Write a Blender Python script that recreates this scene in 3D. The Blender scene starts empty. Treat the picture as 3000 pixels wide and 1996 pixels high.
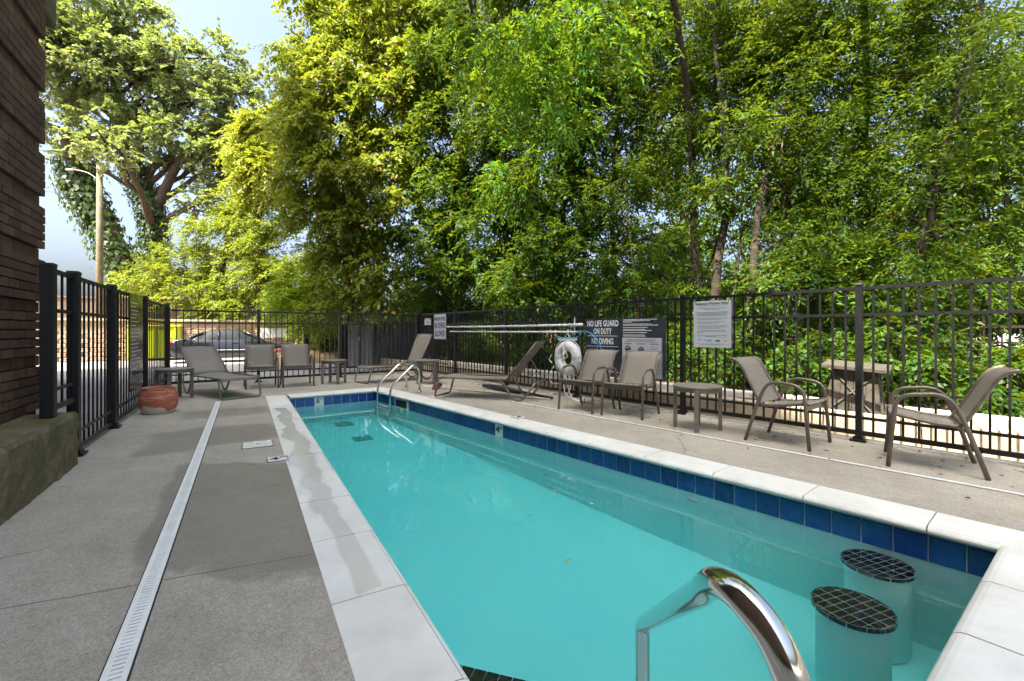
import bpy, math, random
import numpy as np
from mathutils import Vector, Matrix
R = math.radians
random.seed(7)
rng = np.random.default_rng(11)
scn = bpy.context.scene
col = scn.collection

# ------------------------------------------------------------------ camera, sky, sun, exposure
CAM_H = 1.10
cam_d = bpy.data.cameras.new('camera'); cam = bpy.data.objects.new('camera', cam_d); col.objects.link(cam)
cam.location = (0, 0, CAM_H); cam.rotation_euler = (R(90), 0, 0)
cam_d.sensor_width = 36; cam_d.lens = 36 * 1333 / 3000
cam_d.shift_y = -28 / 3000
cam_d.clip_start = .05; cam_d.clip_end = 2000
scn.camera = cam
SUN_EL, SUN_AZ = R(60), math.atan2(-.62, -.785)          # azimuth from +Y towards +X
w = bpy.data.worlds.new('World'); scn.world = w; w.use_nodes = True
nt = w.node_tree
sky = nt.nodes.new('ShaderNodeTexSky'); sky.sky_type = 'NISHITA'; sky.sun_disc = False
sky.sun_elevation = SUN_EL; sky.sun_rotation = SUN_AZ
sky.air_density = .7; sky.dust_density = 8.5; sky.ozone_density = 6.0
bg = nt.nodes['Background']; bg.inputs['Strength'].default_value = .15
nt.links.new(sky.outputs[0], bg.inputs[0])
sun_d = bpy.data.lights.new('sun', 'SUN'); sun_d.energy = 4.4; sun_d.angle = R(.53); sun_d.color = (1, .95, .86)
sun = bpy.data.objects.new('sun', sun_d); col.objects.link(sun)
s_dir = Vector((math.sin(SUN_AZ) * math.cos(SUN_EL), math.cos(SUN_AZ) * math.cos(SUN_EL), math.sin(SUN_EL)))
sun.rotation_euler = (-s_dir).to_track_quat('-Z', 'Y').to_euler(); sun.location = s_dir * 40
vs = scn.view_settings; vs.view_transform = 'Standard'; vs.look = 'None'; vs.exposure = 2.25; vs.gamma = 1
vs.use_curve_mapping = False
vs.use_white_balance = True; vs.white_balance_temperature = 7500; vs.white_balance_tint = 6
scn.cycles.use_denoising = True
scn.cycles.max_bounces = 8; scn.cycles.diffuse_bounces = 3; scn.cycles.glossy_bounces = 3; scn.cycles.transparent_max_bounces = 16; scn.cycles.transmission_bounces = 8

# ------------------------------------------------------------------ materials
MATS = {}
def newmat(name):
    m = bpy.data.materials.new(name); m.use_nodes = True
    return m, m.node_tree, m.node_tree.nodes['Principled BSDF']
def N(t, kind, **kw):
    n = t.nodes.new(kind)
    for k, v in kw.items():
        if k.startswith('i_'): n.inputs[k[2:]].default_value = v
        else: setattr(n, k, v)
    return n
def ramp(t, fac, stops):
    r = t.nodes.new('ShaderNodeValToRGB'); e = r.color_ramp.elements
    while len(e) < len(stops): e.new(.5)
    for el, (p, c) in zip(e, stops):
        el.position = p; el.color = (*c, 1) if len(c) == 3 else c
    t.links.new(fac, r.inputs[0]); return r.outputs[0]
def mixc(t, fac, a, b, mode='MIX'):
    n = t.nodes.new('ShaderNodeMix'); n.data_type = 'RGBA'; n.blend_type = mode
    for sock, v in ((n.inputs[0], fac), (n.inputs[6], a), (n.inputs[7], b)):
        if isinstance(v, bpy.types.NodeSocket): t.links.new(v, sock)
        else: sock.default_value = (*v, 1) if isinstance(v, tuple) and len(v) == 3 else v
    return n.outputs[2]
def mth(t, op, a, b=0., c=None, clamp=False):
    n = t.nodes.new('ShaderNodeMath'); n.operation = op; n.use_clamp = clamp
    for i, v in enumerate((a, b) if c is None else (a, b, c)):
        if isinstance(v, bpy.types.NodeSocket): t.links.new(v, n.inputs[i])
        else: n.inputs[i].default_value = v
    return n.outputs[0]
def noise(t, scale, detail=4, rough=.55, vec=None, dist=0.):
    n = N(t, 'ShaderNodeTexNoise', i_Scale=scale, i_Detail=detail, i_Roughness=rough, i_Distortion=dist)
    if vec is not None: t.links.new(vec, n.inputs['Vector'])
    return n.outputs[0]
def wpos(t): return N(t, 'ShaderNodeNewGeometry').outputs['Position']
def bump(t, b, h, strength=.3, dist=.01):
    n = N(t, 'ShaderNodeBump', i_Strength=strength, i_Distance=dist)
    t.links.new(h, n.inputs['Height']); t.links.new(n.outputs[0], b.inputs['Normal'])
def simple(name, c, rough=.5, metal=0., var=.0, scale=8., bs=0., bscale=60., spec=None, coat=0.):
    if name in MATS: return MATS[name]
    m, t, b = newmat(name)
    b.inputs['Roughness'].default_value = rough; b.inputs['Metallic'].default_value = metal
    b.inputs['Base Color'].default_value = (*c, 1)
    if coat: b.inputs['Coat Weight'].default_value = coat
    if var:
        f = noise(t, scale, 5, .6, wpos(t))
        lo = tuple(x * (1 - var) for x in c); hi = tuple(min(1, x * (1 + var)) for x in c)
        t.links.new(ramp(t, f, [(.3, lo), (.7, hi)]), b.inputs['Base Color'])
        r2 = mth(t, 'MULTIPLY_ADD', f, .25, rough - .125, True); t.links.new(r2, b.inputs['Roughness'])
    if bs: bump(t, b, noise(t, bscale, 4, .6, wpos(t)), bs, .004)
    MATS[name] = m; return m
def dotp(t, v, x, y):
    n = N(t, 'ShaderNodeVectorMath', operation='DOT_PRODUCT'); t.links.new(v, n.inputs[0]); n.inputs[1].default_value = (x, y, 0)
    return n.outputs['Value']
def band(t, v, lo, hi, soft):
    a = N(t, 'ShaderNodeMapRange', clamp=True); a.interpolation_type = 'SMOOTHSTEP'
    t.links.new(v, a.inputs[0]); a.inputs[1].default_value = lo - soft; a.inputs[2].default_value = lo + soft
    b = N(t, 'ShaderNodeMapRange', clamp=True); b.interpolation_type = 'SMOOTHSTEP'
    t.links.new(v, b.inputs[0]); b.inputs[1].default_value = hi - soft; b.inputs[2].default_value = hi + soft
    b.inputs[3].default_value = 1; b.inputs[4].default_value = 0
    return mth(t, 'MULTIPLY', a.outputs[0], b.outputs[0])

# site directions: left run (building, left fence, left pool edge), right run (right fence, right pool edge)
DL = np.array([.506, -.8625]); NL = np.array([.8625, .506])      # towards the camera / towards the pool
DR = np.array([.622, -.783]);  NR = np.array([.783, .622])       # towards the camera / away from the pool
R0 = np.array([3.465, 4.54])                                      # a post of the right fence

def concrete_deck():
    m, t, b = newmat('deck_concrete'); p = wpos(t)
    big = noise(t, .9, 5, .6, p); mid = noise(t, 7, 6, .65, p); fine = noise(t, 170, 3, .7, p)
    c = ramp(t, big, [(.30, (.27, .246, .198)), (.50, (.37, .342, .284)), (.70, (.46, .432, .372))])
    c = mixc(t, .35, c, ramp(t, mid, [(.3, (.22, .20, .175)), (.7, (.40, .38, .345))]))
    vo = N(t, 'ShaderNodeTexVoronoi', i_Scale=150.); t.links.new(p, vo.inputs['Vector'])
    bw_ = N(t, 'ShaderNodeRGBToBW'); t.links.new(vo.outputs['Color'], bw_.inputs[0])
    c = mixc(t, .40, c, bw_.outputs[0], 'SOFT_LIGHT')
    c = mixc(t, .36, c, ramp(t, fine, [(.35, (.25, .25, .25)), (.5, (.5, .5, .5)), (.68, (.85, .85, .85))]), 'OVERLAY')
    sp = ramp(t, noise(t, 260, 2, .5, p), [(.66, (0, 0, 0)), (.72, (1, 1, 1))])
    c = mixc(t, mth(t, 'MULTIPLY', sp, .5), c, (.55, .53, .50))
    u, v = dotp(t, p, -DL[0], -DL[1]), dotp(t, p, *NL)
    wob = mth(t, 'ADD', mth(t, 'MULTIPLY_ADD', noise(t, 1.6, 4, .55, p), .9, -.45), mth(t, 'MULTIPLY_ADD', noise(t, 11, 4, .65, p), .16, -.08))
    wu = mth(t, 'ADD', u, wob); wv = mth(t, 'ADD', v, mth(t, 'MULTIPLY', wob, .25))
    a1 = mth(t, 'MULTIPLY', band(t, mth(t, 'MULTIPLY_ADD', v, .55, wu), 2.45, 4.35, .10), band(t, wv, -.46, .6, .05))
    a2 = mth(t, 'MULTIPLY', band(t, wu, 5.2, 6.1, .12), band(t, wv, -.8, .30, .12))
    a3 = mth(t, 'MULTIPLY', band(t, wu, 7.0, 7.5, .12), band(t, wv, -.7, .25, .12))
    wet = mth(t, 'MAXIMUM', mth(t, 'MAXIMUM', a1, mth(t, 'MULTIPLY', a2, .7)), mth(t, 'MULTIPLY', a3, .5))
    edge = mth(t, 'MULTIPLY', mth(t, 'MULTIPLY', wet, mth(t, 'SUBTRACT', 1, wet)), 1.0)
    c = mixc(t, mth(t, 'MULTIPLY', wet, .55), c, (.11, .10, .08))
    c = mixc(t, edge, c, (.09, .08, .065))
    # hairline cracks along the old pour joints
    for (lo, key) in ((2.47, .8), (5.05, .5), (3.9, 0)):
        if key:
            l = band(t, mth(t, 'ADD', mth(t, 'MULTIPLY_ADD', v, .12, u), mth(t, 'MULTIPLY', wob, .06)), lo, lo + .008, .004)
            l = mth(t, 'MULTIPLY', l, band(t, v, -3, .5, .02)); c = mixc(t, mth(t, 'MULTIPLY', l, key), c, (.06, .055, .05))
    vc = N(t, 'ShaderNodeTexVoronoi', feature='DISTANCE_TO_EDGE', i_Scale=.42)
    wp_ = N(t, 'ShaderNodeVectorMath', operation='ADD'); t.links.new(p, wp_.inputs[0])
    ns = N(t, 'ShaderNodeTexNoise', i_Scale=2.2, i_Detail=6.); t.links.new(p, ns.inputs['Vector']); sc_ = N(t, 'ShaderNodeVectorMath', operation='SCALE'); sc_.inputs['Scale'].default_value = .35
    t.links.new(ns.outputs['Color'], sc_.inputs[0]); t.links.new(sc_.outputs[0], wp_.inputs[1]); t.links.new(wp_.outputs[0], vc.inputs['Vector'])
    crack = mth(t, 'MULTIPLY', mth(t, 'LESS_THAN', vc.outputs['Distance'], .0022), ramp(t, noise(t, .8, 2, .5, p), [(.48, (0, 0, 0)), (.56, (1, 1, 1))]))
    c = mixc(t, mth(t, 'MULTIPLY', crack, .55), c, (.07, .062, .05))
    spot = ramp(t, noise(t, 17, 2, .5, p), [(.72, (0, 0, 0)), (.76, (1, 1, 1))]); c = mixc(t, mth(t, 'MULTIPLY', spot, .28), c, (.10, .09, .075))
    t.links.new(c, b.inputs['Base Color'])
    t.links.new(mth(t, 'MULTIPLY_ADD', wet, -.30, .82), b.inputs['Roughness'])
    bump(t, b, mth(t, 'ADD', fine, mth(t, 'MULTIPLY', mid, .4)), .45, .004)
    MATS['deck'] = m
concrete_deck()
def coping_mat():
    m, t, b = newmat('coping_cast_stone'); p = wpos(t)
    mid = noise(t, 5, 6, .65, p); big = noise(t, 1.2, 4, .6, p)
    c = ramp(t, mid, [(.28, (.60, .61, .59)), (.5, (.74, .75, .73)), (.72, (.82, .83, .81))])
    c = mixc(t, .4, c, ramp(t, big, [(.35, (.50, .49, .43)), (.65, (.74, .75, .74))]))
    c = mixc(t, mth(t, 'MULTIPLY', ramp(t, noise(t, 38, 3, .6, p), [(.68, (0, 0, 0)), (.75, (1, 1, 1))]), .35), c, (.30, .27, .22))
    u, v = dotp(t, p, -DL[0], -DL[1]), dotp(t, p, *NL)
    wob = mth(t, 'MULTIPLY_ADD', noise(t, 2.2, 1, .4, p), .22, -.11)
    wv = mth(t, 'ADD', v, wob)
    q1 = mth(t, 'MULTIPLY', band(t, mth(t, 'ADD', u, wob), 1.95, 3.1, .015), band(t, mth(t, 'MULTIPLY_ADD', wob, .4, v), .40, .50, .012))
    q2 = mth(t, 'MULTIPLY', band(t, mth(t, 'ADD', u, wob), 2.95, 7.3, .05), band(t, wv, .37, .52, .03))
    wet = mth(t, 'MAXIMUM', q1, q2)
    c = mixc(t, mth(t, 'MULTIPLY', wet, .36), c, (.46, .455, .40))
    t.links.new(c, b.inputs['Base Color'])
    t.links.new(mth(t, 'MULTIPLY_ADD', wet, -.50, .58), b.inputs['Roughness'])
    bump(t, b, mth(t, 'MULTIPLY', noise(t, 45, 4, .6, p), mth(t, 'SUBTRACT', 1, wet)), .12, .004)
    MATS['coping'] = m
coping_mat()
def rough_stone(name, cols, scale=6., bs=.6, bdist=.02, moss=None):
    m, t, b = newmat(name); p = wpos(t)
    c = ramp(t, noise(t, scale, 7, .65, p), [(.28, cols[0]), (.5, cols[1]), (.74, cols[2])])
    c = mixc(t, .4, c, ramp(t, noise(t, scale * 7, 5, .65, p), [(.3, cols[0]), (.7, cols[2])]), 'OVERLAY')
    if moss:
        f = mth(t, 'MULTIPLY', ramp(t, noise(t, 3.2, 6, .7, p), [(.44, (0, 0, 0)), (.58, (1, 1, 1))]), .68)
        c = mixc(t, f, c, moss)
    t.links.new(c, b.inputs['Base Color']); b.inputs['Roughness'].default_value = .9
    bump(t, b, noise(t, scale * 4, 7, .65, p), bs, bdist)
    MATS[name] = m; return m
rough_stone('plinth_stone', ((.11, .085, .05), (.21, .165, .105), (.32, .26, .18)), 4, 1., .03, (.075, .09, .02))
rough_stone('retaining_concrete', ((.38, .33, .26), (.50, .44, .36), (.58, .53, .45)), 3, .35, .01)
rough_stone('block_stone', ((.28, .19, .15), (.42, .31, .25), (.52, .42, .35)), 4, .8, .03)
rough_stone('soil', ((.05, .032, .02), (.11, .072, .045), (.20, .14, .09)), 9, 1., .04)
rough_stone('sandy_soil', ((.18, .12, .07), (.30, .21, .13), (.40, .30, .20)), 5, .9, .04)
rough_stone('lot_asphalt', ((.20, .20, .205), (.27, .27, .27), (.33, .325, .32)), 1.5, .3, .006)
rough_stone('bark', ((.030, .024, .018), (.075, .058, .043), (.16, .128, .10)), 9, 1., .04)
rough_stone('pale_bark', ((.12, .09, .065), (.25, .20, .15), (.40, .33, .26)), 9, 1., .03)
rough_stone('terracotta', ((.34, .10, .045), (.46, .155, .075), (.52, .25, .16)), 7, .25, .006)
def pot_mat():
    m = MATS['terracotta']; t = m.node_tree; b = t.nodes['Principled BSDF']; p = wpos(t)
    src = b.inputs['Base Color'].links[0].from_socket
    sep = N(t, 'ShaderNodeSeparateXYZ'); t.links.new(p, sep.inputs[0])
    mp = N(t, 'ShaderNodeMapping'); mp.inputs['Scale'].default_value = (1.5, 1.5, 11); t.links.new(p, mp.inputs[0])
    streak = ramp(t, noise(t, 3.2, 6, .7, mp.outputs[0]), [(.50, (0, 0, 0)), (.66, (1, 1, 1))])
    c = mixc(t, mth(t, 'MULTIPLY', streak, .60), src, (.68, .48, .38))
    low = mth(t, 'SUBTRACT', mth(t, 'ADD', mth(t, 'MULTIPLY_ADD', noise(t, 4, 3, .5, p), .28, -.14), .085), sep.outputs[2])
    lowf = mth(t, 'MULTIPLY', mth(t, 'GREATER_THAN', low, 0.02), .9)
    c = mixc(t, lowf, c, (.55, .52, .42)); t.links.new(c, b.inputs['Base Color'])
pot_mat()
def brick_mat():
    m, t, b = newmat('dark_brick'); p = wpos(t)
    oi = N(t, 'ShaderNodeObjectInfo')
    c = ramp(t, oi.outputs['Random'], [(0, (.058, .029, .018)), (.5, (.088, .043, .027)), (1, (.125, .062, .038))])
    c = mixc(t, .5, c, ramp(t, noise(t, 30, 6, .65, p), [(.3, (.2, .2, .2)), (.7, (.8, .8, .8))]), 'OVERLAY')
    c = mixc(t, mth(t, 'MULTIPLY', ramp(t, noise(t, 3.5, 5, .6, p), [(.55, (0, 0, 0)), (.72, (1, 1, 1))]), .35), c, (.16, .12, .085))
    t.links.new(c, b.inputs['Base Color']); b.inputs['Roughness'].default_value = .85
    bump(t, b, noise(t, 60, 6, .65, p), .6, .006)
    MATS['brick'] = m
brick_mat()
def tile_mat():
    m, t, b = newmat('cobalt_tile'); p = wpos(t)
    oi = N(t, 'ShaderNodeObjectInfo')
    c = ramp(t, oi.outputs['Random'], [(0, (.004, .03, .15)), (.5, (.006, .055, .24)), (1, (.010, .09, .32))])
    c = mixc(t, .45, c, ramp(t, noise(t, 26, 5, .65, p), [(.3, (.004, .03, .14)), (.72, (.012, .13, .42))]))
    t.links.new(c, b.inputs['Base Color']); b.inputs['Roughness'].default_value = .16
    bump(t, b, noise(t, 40, 3, .5, p), .12, .004)
    MATS['tile'] = m
tile_mat()
simple('fence_black', (.006, .0065, .008), .45, 0, .35, 30)
simple('fence_bronze', (.05, .042, .036), .40, .2, .3, 12)
simple('frame_taupe', (.16, .135, .11), .38, .35, .22, 14)
simple('table_taupe', (.17, .145, .122), .45, .1, .2, 10)
simple('table_glass_top', (.20, .20, .165), .42, 0, .12, 6)
simple('white_plastic', (.74, .76, .76), .45, 0, .10, 9)
simple('white_metal', (.72, .74, .76), .35, .1, .12, 11)
simple('white_tile', (.74, .76, .75), .25, 0, .08, 14)
simple('drain_dark', (.015, .015, .015), .9)
simple('drain_grey', (.22, .40, .40), .7)
simple('grout', (.50, .55, .56), .9, 0, .15, 30)
simple('joint_grout', (.24, .22, .18), .95, 0, .25, 30)
simple('ink_black', (.02, .02, .025), .6)
simple('ink_navy', (.02, .022, .12), .6)
simple('ink_red', (.45, .03, .03), .6)
simple('ink_blue', (.08, .28, .50), .6)
simple('ink_yellow', (.65, .42, .04), .6)
simple('sign_white', (.48, .52, .57), .42, 0, .05, 4)
simple('sign_slate', (.030, .042, .056), .30, 0, .2, 4)
simple('sign_print_white', (.80, .82, .84), .6)
simple('sign_edge_blue', (.02, .025, .22), .5)
simple('bronze_panel', (.075, .062, .05), .16, .75, .15, 3)
simple('blue_plastic', (.02, .30, .62), .4)
simple('rope_white', (.70, .70, .72), .8)
simple('buoy_white', (.70, .72, .76), .5, 0, .08, 8)
simple('red_plastic', (.50, .03, .04), .5)
simple('black_plastic', (.018, .018, .02), .5, 0, .3, 12)
simple('cream_pole', (.66, .62, .50), .5, 0, .12, 8)
simple('ball_green', (.01, .22, .12), .35)
simple('car_paint', (.022, .024, .030), .12, .4, .0, coat=1.)
simple('car_glass', (.03, .036, .04), .10)
simple('tyre_rubber', (.02, .02, .02), .85)
simple('wheel_steel', (.30, .26, .24), .4, .7)
simple('wheel_red', (.70, .10, .05), .5)
simple('tail_light', (.45, .01, .03), .2)
simple('head_light', (.6, .62, .65), .15)
simple('chrome_trim', (.7, .7, .7), .15, 1.)
simple('lime_paint', (.52, .60, .03), .55, 0, .06, 2)
simple('vinyl_brown', (.19, .15, .125), .6, 0, .12, 3)
simple('enclosure_black', (.080, .088, .094), .6, 0, .45, 5)
simple('enclosure_grey', (.26, .27, .285), .5, .2, .15, 3)
simple('pole_wood', (.15, .135, .09), .85, 0, .3, 3, .3, 20)
simple('crate_wood', (.06, .052, .044), .8, 0, .5, 14, .5, 50)
simple('curb_concrete', (.52, .51, .48), .85, 0, .2, 4, .4, 40)
simple('mortar', (.035, .028, .022), .95, 0, .3, 20)
simple('house_wall', (.30, .22, .17), .9, 0, .2, 3)
simple('window_glass', (.05, .07, .09), .06)
simple('stool_tile', (.008, .012, .014), .25, 0, .4, 30)
simple('dry_leaf', (.26, .13, .05), .8, 0, .6, 7)
simple('yellow_leaf', (.50, .40, .04), .7, 0, .2, 9)
def steel():
    m, t, b = newmat('polished_steel'); b.inputs['Base Color'].default_value = (.62, .61, .57, 1)
    b.inputs['Metallic'].default_value = 1
    t.links.new(mth(t, 'MULTIPLY_ADD', noise(t, 30, 4, .6, wpos(t)), .10, .06), b.inputs['Roughness'])
    MATS['steel'] = m
steel()
def sling():
    m, t, b = newmat('sling_mesh_fabric'); tc = N(t, 'ShaderNodeTexCoord').outputs['Generated']
    p = N(t, 'ShaderNodeTexCoord').outputs['UV']
    wv = N(t, 'ShaderNodeTexWave', i_Scale=22., i_Distortion=.6, i_Detail=2.); wv.bands_direction = 'Y'
    t.links.new(p, wv.inputs['Vector'])
    c = ramp(t, wv.outputs['Fac'], [(.2, (.175, .158, .135)), (.8, (.30, .275, .24))])
    t.links.new(c, b.inputs['Base Color']); b.inputs['Roughness'].default_value = .7
    bump(t, b, wv.outputs['Fac'], .35, .003)
    tr = N(t, 'ShaderNodeBsdfTransparent'); mx = N(t, 'ShaderNodeMixShader'); mx.inputs[0].default_value = .16
    out = t.nodes['Material Output']
    t.links.new(b.outputs[0], mx.inputs[1]); t.links.new(tr.outputs[0], mx.inputs[2]); t.links.new(mx.outputs[0], out.inputs[0])
    MATS['sling'] = m
sling()
def plaster():
    m, t, b = newmat('pool_plaster'); p = wpos(t)
    c = ramp(t, noise(t, 1.1, 4, .5, p), [(.3, (.66, .90, .90)), (.7, (.74, .95, .94))])
    t.links.new(c, b.inputs['Base Color']); b.inputs['Roughness'].default_value = .9
    MATS['plaster'] = m
plaster()
def water():
    m, t, b = newmat('pool_water'); t.nodes.remove(b); p = wpos(t)
    out = t.nodes['Material Output']
    g = N(t, 'ShaderNodeBsdfGlass', i_IOR=1.333, i_Roughness=0.)
    n = N(t, 'ShaderNodeBump', i_Strength=.13, i_Distance=.003)
    h = mth(t, 'ADD', noise(t, 5, 3, .5, p), mth(t, 'MULTIPLY', noise(t, 1.2, 2, .5, p), 2.2))
    t.links.new(h, n.inputs['Height']); t.links.new(n.outputs[0], g.inputs['Normal'])
    va = N(t, 'ShaderNodeVolumeAbsorption', i_Density=.58); va.inputs['Color'].default_value = (.05, .963, .973, 1)
    t.links.new(g.outputs[0], out.inputs['Surface']); t.links.new(va.outputs[0], out.inputs['Volume'])
    MATS['water'] = m
water()
def leafmat(name, c0, c1, c2, trans=.4, gloss=.5, spots=None):
    m, t, b = newmat(name); out = t.nodes['Material Output']
    at = N(t, 'ShaderNodeAttribute', attribute_name='rnd')
    f = mth(t, 'ADD', mth(t, 'MULTIPLY', at.outputs['Fac'], .65), mth(t, 'MULTIPLY_ADD', noise(t, .55, 3, .5, wpos(t)), .9, -.28))
    c = ramp(t, f, [(.12, c0), (.5, c1), (.88, c2)])
    if spots: c = mixc(t, mth(t, 'GREATER_THAN', at.outputs['Fac'], spots[0]), c, spots[1])
    t.links.new(c, b.inputs['Base Color']); b.inputs['Roughness'].default_value = gloss; b.inputs['Specular IOR Level'].default_value = .3
    tl = N(t, 'ShaderNodeBsdfTranslucent'); mx = N(t, 'ShaderNodeMixShader'); mx.inputs[0].default_value = trans
    tc = mixc(t, .55, c, (.30, .36, .02)); t.links.new(tc, tl.inputs[0])
    t.links.new(b.outputs[0], mx.inputs[1]); t.links.new(tl.outputs[0], mx.inputs[2]); t.links.new(mx.outputs[0], out.inputs[0])
    MATS[name] = m; return m
leafmat('leaf_cottonwood', (.085, .13, .05), (.155, .21, .095), (.28, .33, .19), .42)
leafmat('leaf_boxelder', (.085, .135, .018), (.18, .245, .032), (.34, .37, .06), .45, .5, (.955, (.42, .22, .03)))
leafmat('leaf_yellow', (.14, .19, .028), (.26, .30, .04), (.42, .38, .05), .42)
leafmat('leaf_locust', (.085, .13, .018), (.16, .22, .026), (.28, .32, .045), .45)
leafmat('leaf_lime', (.14, .24, .015), (.24, .36, .02), (.34, .44, .03), .5)
leafmat('leaf_deep', (.012, .046, .008), (.030, .098, .013), (.090, .20, .026), .42)
leafmat('leaf_elm', (.014, .052, .007), (.040, .115, .013), (.135, .245, .03), .45)
leafmat('leaf_ailanthus', (.03, .14, .012), (.055, .21, .016), (.11, .29, .022), .5)
leafmat('leaf_ivy', (.012, .035, .010), (.028, .065, .016), (.06, .11, .03), .25)

# ------------------------------------------------------------------ mesh helpers
class MB:
    def __init__(s): s.v = []; s.f = []; s.uv = None
    def add(s, vs, fs):
        o = len(s.v); s.v += [tuple(map(float, q)) for q in vs]; s.f += [tuple(i + o for i in f) for f in fs]; return s
    def box(s, c, d, rz=0., taper=1.):
        cx, cy, cz = c; dx, dy, dz = (k / 2 for k in d); ca, sa = math.cos(rz), math.sin(rz); vs = []
        for z, k in ((-dz, 1.), (dz, taper)):
            for x, y in ((-dx, -dy), (dx, -dy), (dx, dy), (-dx, dy)):
                x *= k; y *= k; vs.append((cx + x * ca - y * sa, cy + x * sa + y * ca, cz + z))
        return s.add(vs, [(3, 2, 1, 0), (4, 5, 6, 7), (0, 1, 5, 4), (1, 2, 6, 5), (2, 3, 7, 6), (3, 0, 4, 7)])
    def prism(s, poly, z0, z1):
        n = len(poly)
        a = sum(poly[i][0] * poly[(i + 1) % n][1] - poly[(i + 1) % n][0] * poly[i][1] for i in range(n))
        if a < 0: poly = poly[::-1]
        vs = [(x, y, z0) for x, y in poly] + [(x, y, z1) for x, y in poly]
        return s.add(vs, [tuple(range(n))[::-1], tuple(range(n, 2 * n))] + [(i, (i + 1) % n, n + (i + 1) % n, n + i) for i in range(n)])
    def tube(s, pts, r, seg=10, caps=True, closed=False):
        P = [Vector(p) for p in pts]; n = len(P); rr = r if hasattr(r, '__len__') else [r] * n
        vs = []; up = None
        for i, p in enumerate(P):
            a = P[(i - 1) % n] if (closed or i > 0) else p; b = P[(i + 1) % n] if (closed or i < n - 1) else p
            d = (b - a).normalized()
            if up is None: up = Vector((0, 0, 1)) if abs(d.z) < .9 else Vector((1, 0, 0))
            x = d.cross(up)
            if x.length < 1e-4: x = d.orthogonal()
            x.normalize(); up = x.cross(d).normalized()
            for k in range(seg):
                t = 2 * math.pi * k / seg
                vs.append(p + (x * math.cos(t) + up * math.sin(t)) * rr[i])
        fs = []
        for i in range(n if closed else n - 1):
            j = (i + 1) % n
            for k in range(seg):
                l = (k + 1) % seg; fs.append((i * seg + k, i * seg + l, j * seg + l, j * seg + k))
        if caps and not closed: fs += [tuple(range(seg))[::-1], tuple(range((n - 1) * seg, n * seg))]
        return s.add(vs, fs)
    def lathe(s, prof, seg=28, c=(0, 0, 0), close=True):
        vs = []; fs = []
        for r, z in prof:
            for k in range(seg):
                t = 2 * math.pi * k / seg; vs.append((c[0] + r * math.cos(t), c[1] + r * math.sin(t), c[2] + z))
        for i in range(len(prof) - 1):
            for k in range(seg):
                l = (k + 1) % seg; fs.append((i * seg + k, i * seg + l, (i + 1) * seg + l, (i + 1) * seg + k))
        if close: fs += [tuple(range(seg))[::-1], tuple(range((len(prof) - 1) * seg, len(prof) * seg))]
        return s.add(vs, fs)
    def mesh(s, name, mat, smooth=False, bev=0.):
        me = bpy.data.meshes.new(name); me.from_pydata(s.v, [], s.f); me.update()
        if mat: me.materials.append(MATS[mat])
        if smooth: me.polygons.foreach_set('use_smooth', [True] * len(me.polygons))
        return me
    def build(s, name, mat, parent=None, smooth=False, bev=0., **kw):
        return put(name, s.mesh(name, mat, smooth), parent, bev=bev, smooth=smooth, **kw)
def put(name, me, parent=None, loc=None, rz=None, bev=0., smooth=False, **kw):
    o = bpy.data.objects.new(name, me); col.objects.link(o)
    if parent: o.parent = parent
    if loc is not None: o.location = loc
    if rz is not None: o.rotation_euler = (0, 0, rz)
    if bev:
        b = o.modifiers.new('bevel', 'BEVEL'); b.width = bev; b.segments = 2; b.limit_method = 'ANGLE'
    elif smooth == 'auto': pass
    if kw: tag(o, **kw)
    return o
def tag(o, label=None, cat=None, group=None, kind=None):
    for k, v in (('label', label), ('category', cat), ('group', group), ('kind', kind)):
        if v: o[k] = v
    return o
def thing(name, label, cat, loc=(0, 0, 0), rz=0., group=None):
    o = bpy.data.objects.new(name, None); col.objects.link(o); o.location = loc; o.rotation_euler = (0, 0, rz)
    o.empty_display_size = .1
    return tag(o, label, cat, group)
def dup(root, loc, rz, label):
    def cp(o, par):
        c = o.copy(); col.objects.link(c)
        if par: c.parent = par
        for ch in o.children: cp(ch, c)
        return c
    r = cp(root, None); r.location = loc; r.rotation_euler = (0, 0, rz); r['label'] = label
    return r
def smooth_path(pts, n=6):
    P = [Vector(p) for p in pts]; out = []
    for i in range(len(P) - 1):
        p0 = P[max(i - 1, 0)]; p1 = P[i]; p2 = P[i + 1]; p3 = P[min(i + 2, len(P) - 1)]
        for k in range(n):
            t = k / n
            out.append(.5 * ((2 * p1) + (p2 - p0) * t + (2 * p0 - 5 * p1 + 4 * p2 - p3) * t * t + (3 * p1 - p0 - 3 * p2 + p3) * t ** 3))
    return out + [P[-1]]
def fillet(pts, rad, n=5):
    P = [Vector(p) for p in pts]; out = [P[0]]
    for i in range(1, len(P) - 1):
        a = P[i - 1] - P[i]; b = P[i + 1] - P[i]; r = min(rad, a.length * .48, b.length * .48)
        s, e = P[i] + a.normalized() * r, P[i] + b.normalized() * r
        for k in range(n + 1):
            t = k / n; out.append(s * (1 - t) ** 2 + P[i] * 2 * t * (1 - t) + e * t * t)
    return out + [P[-1]]
FONTS = {}
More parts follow.
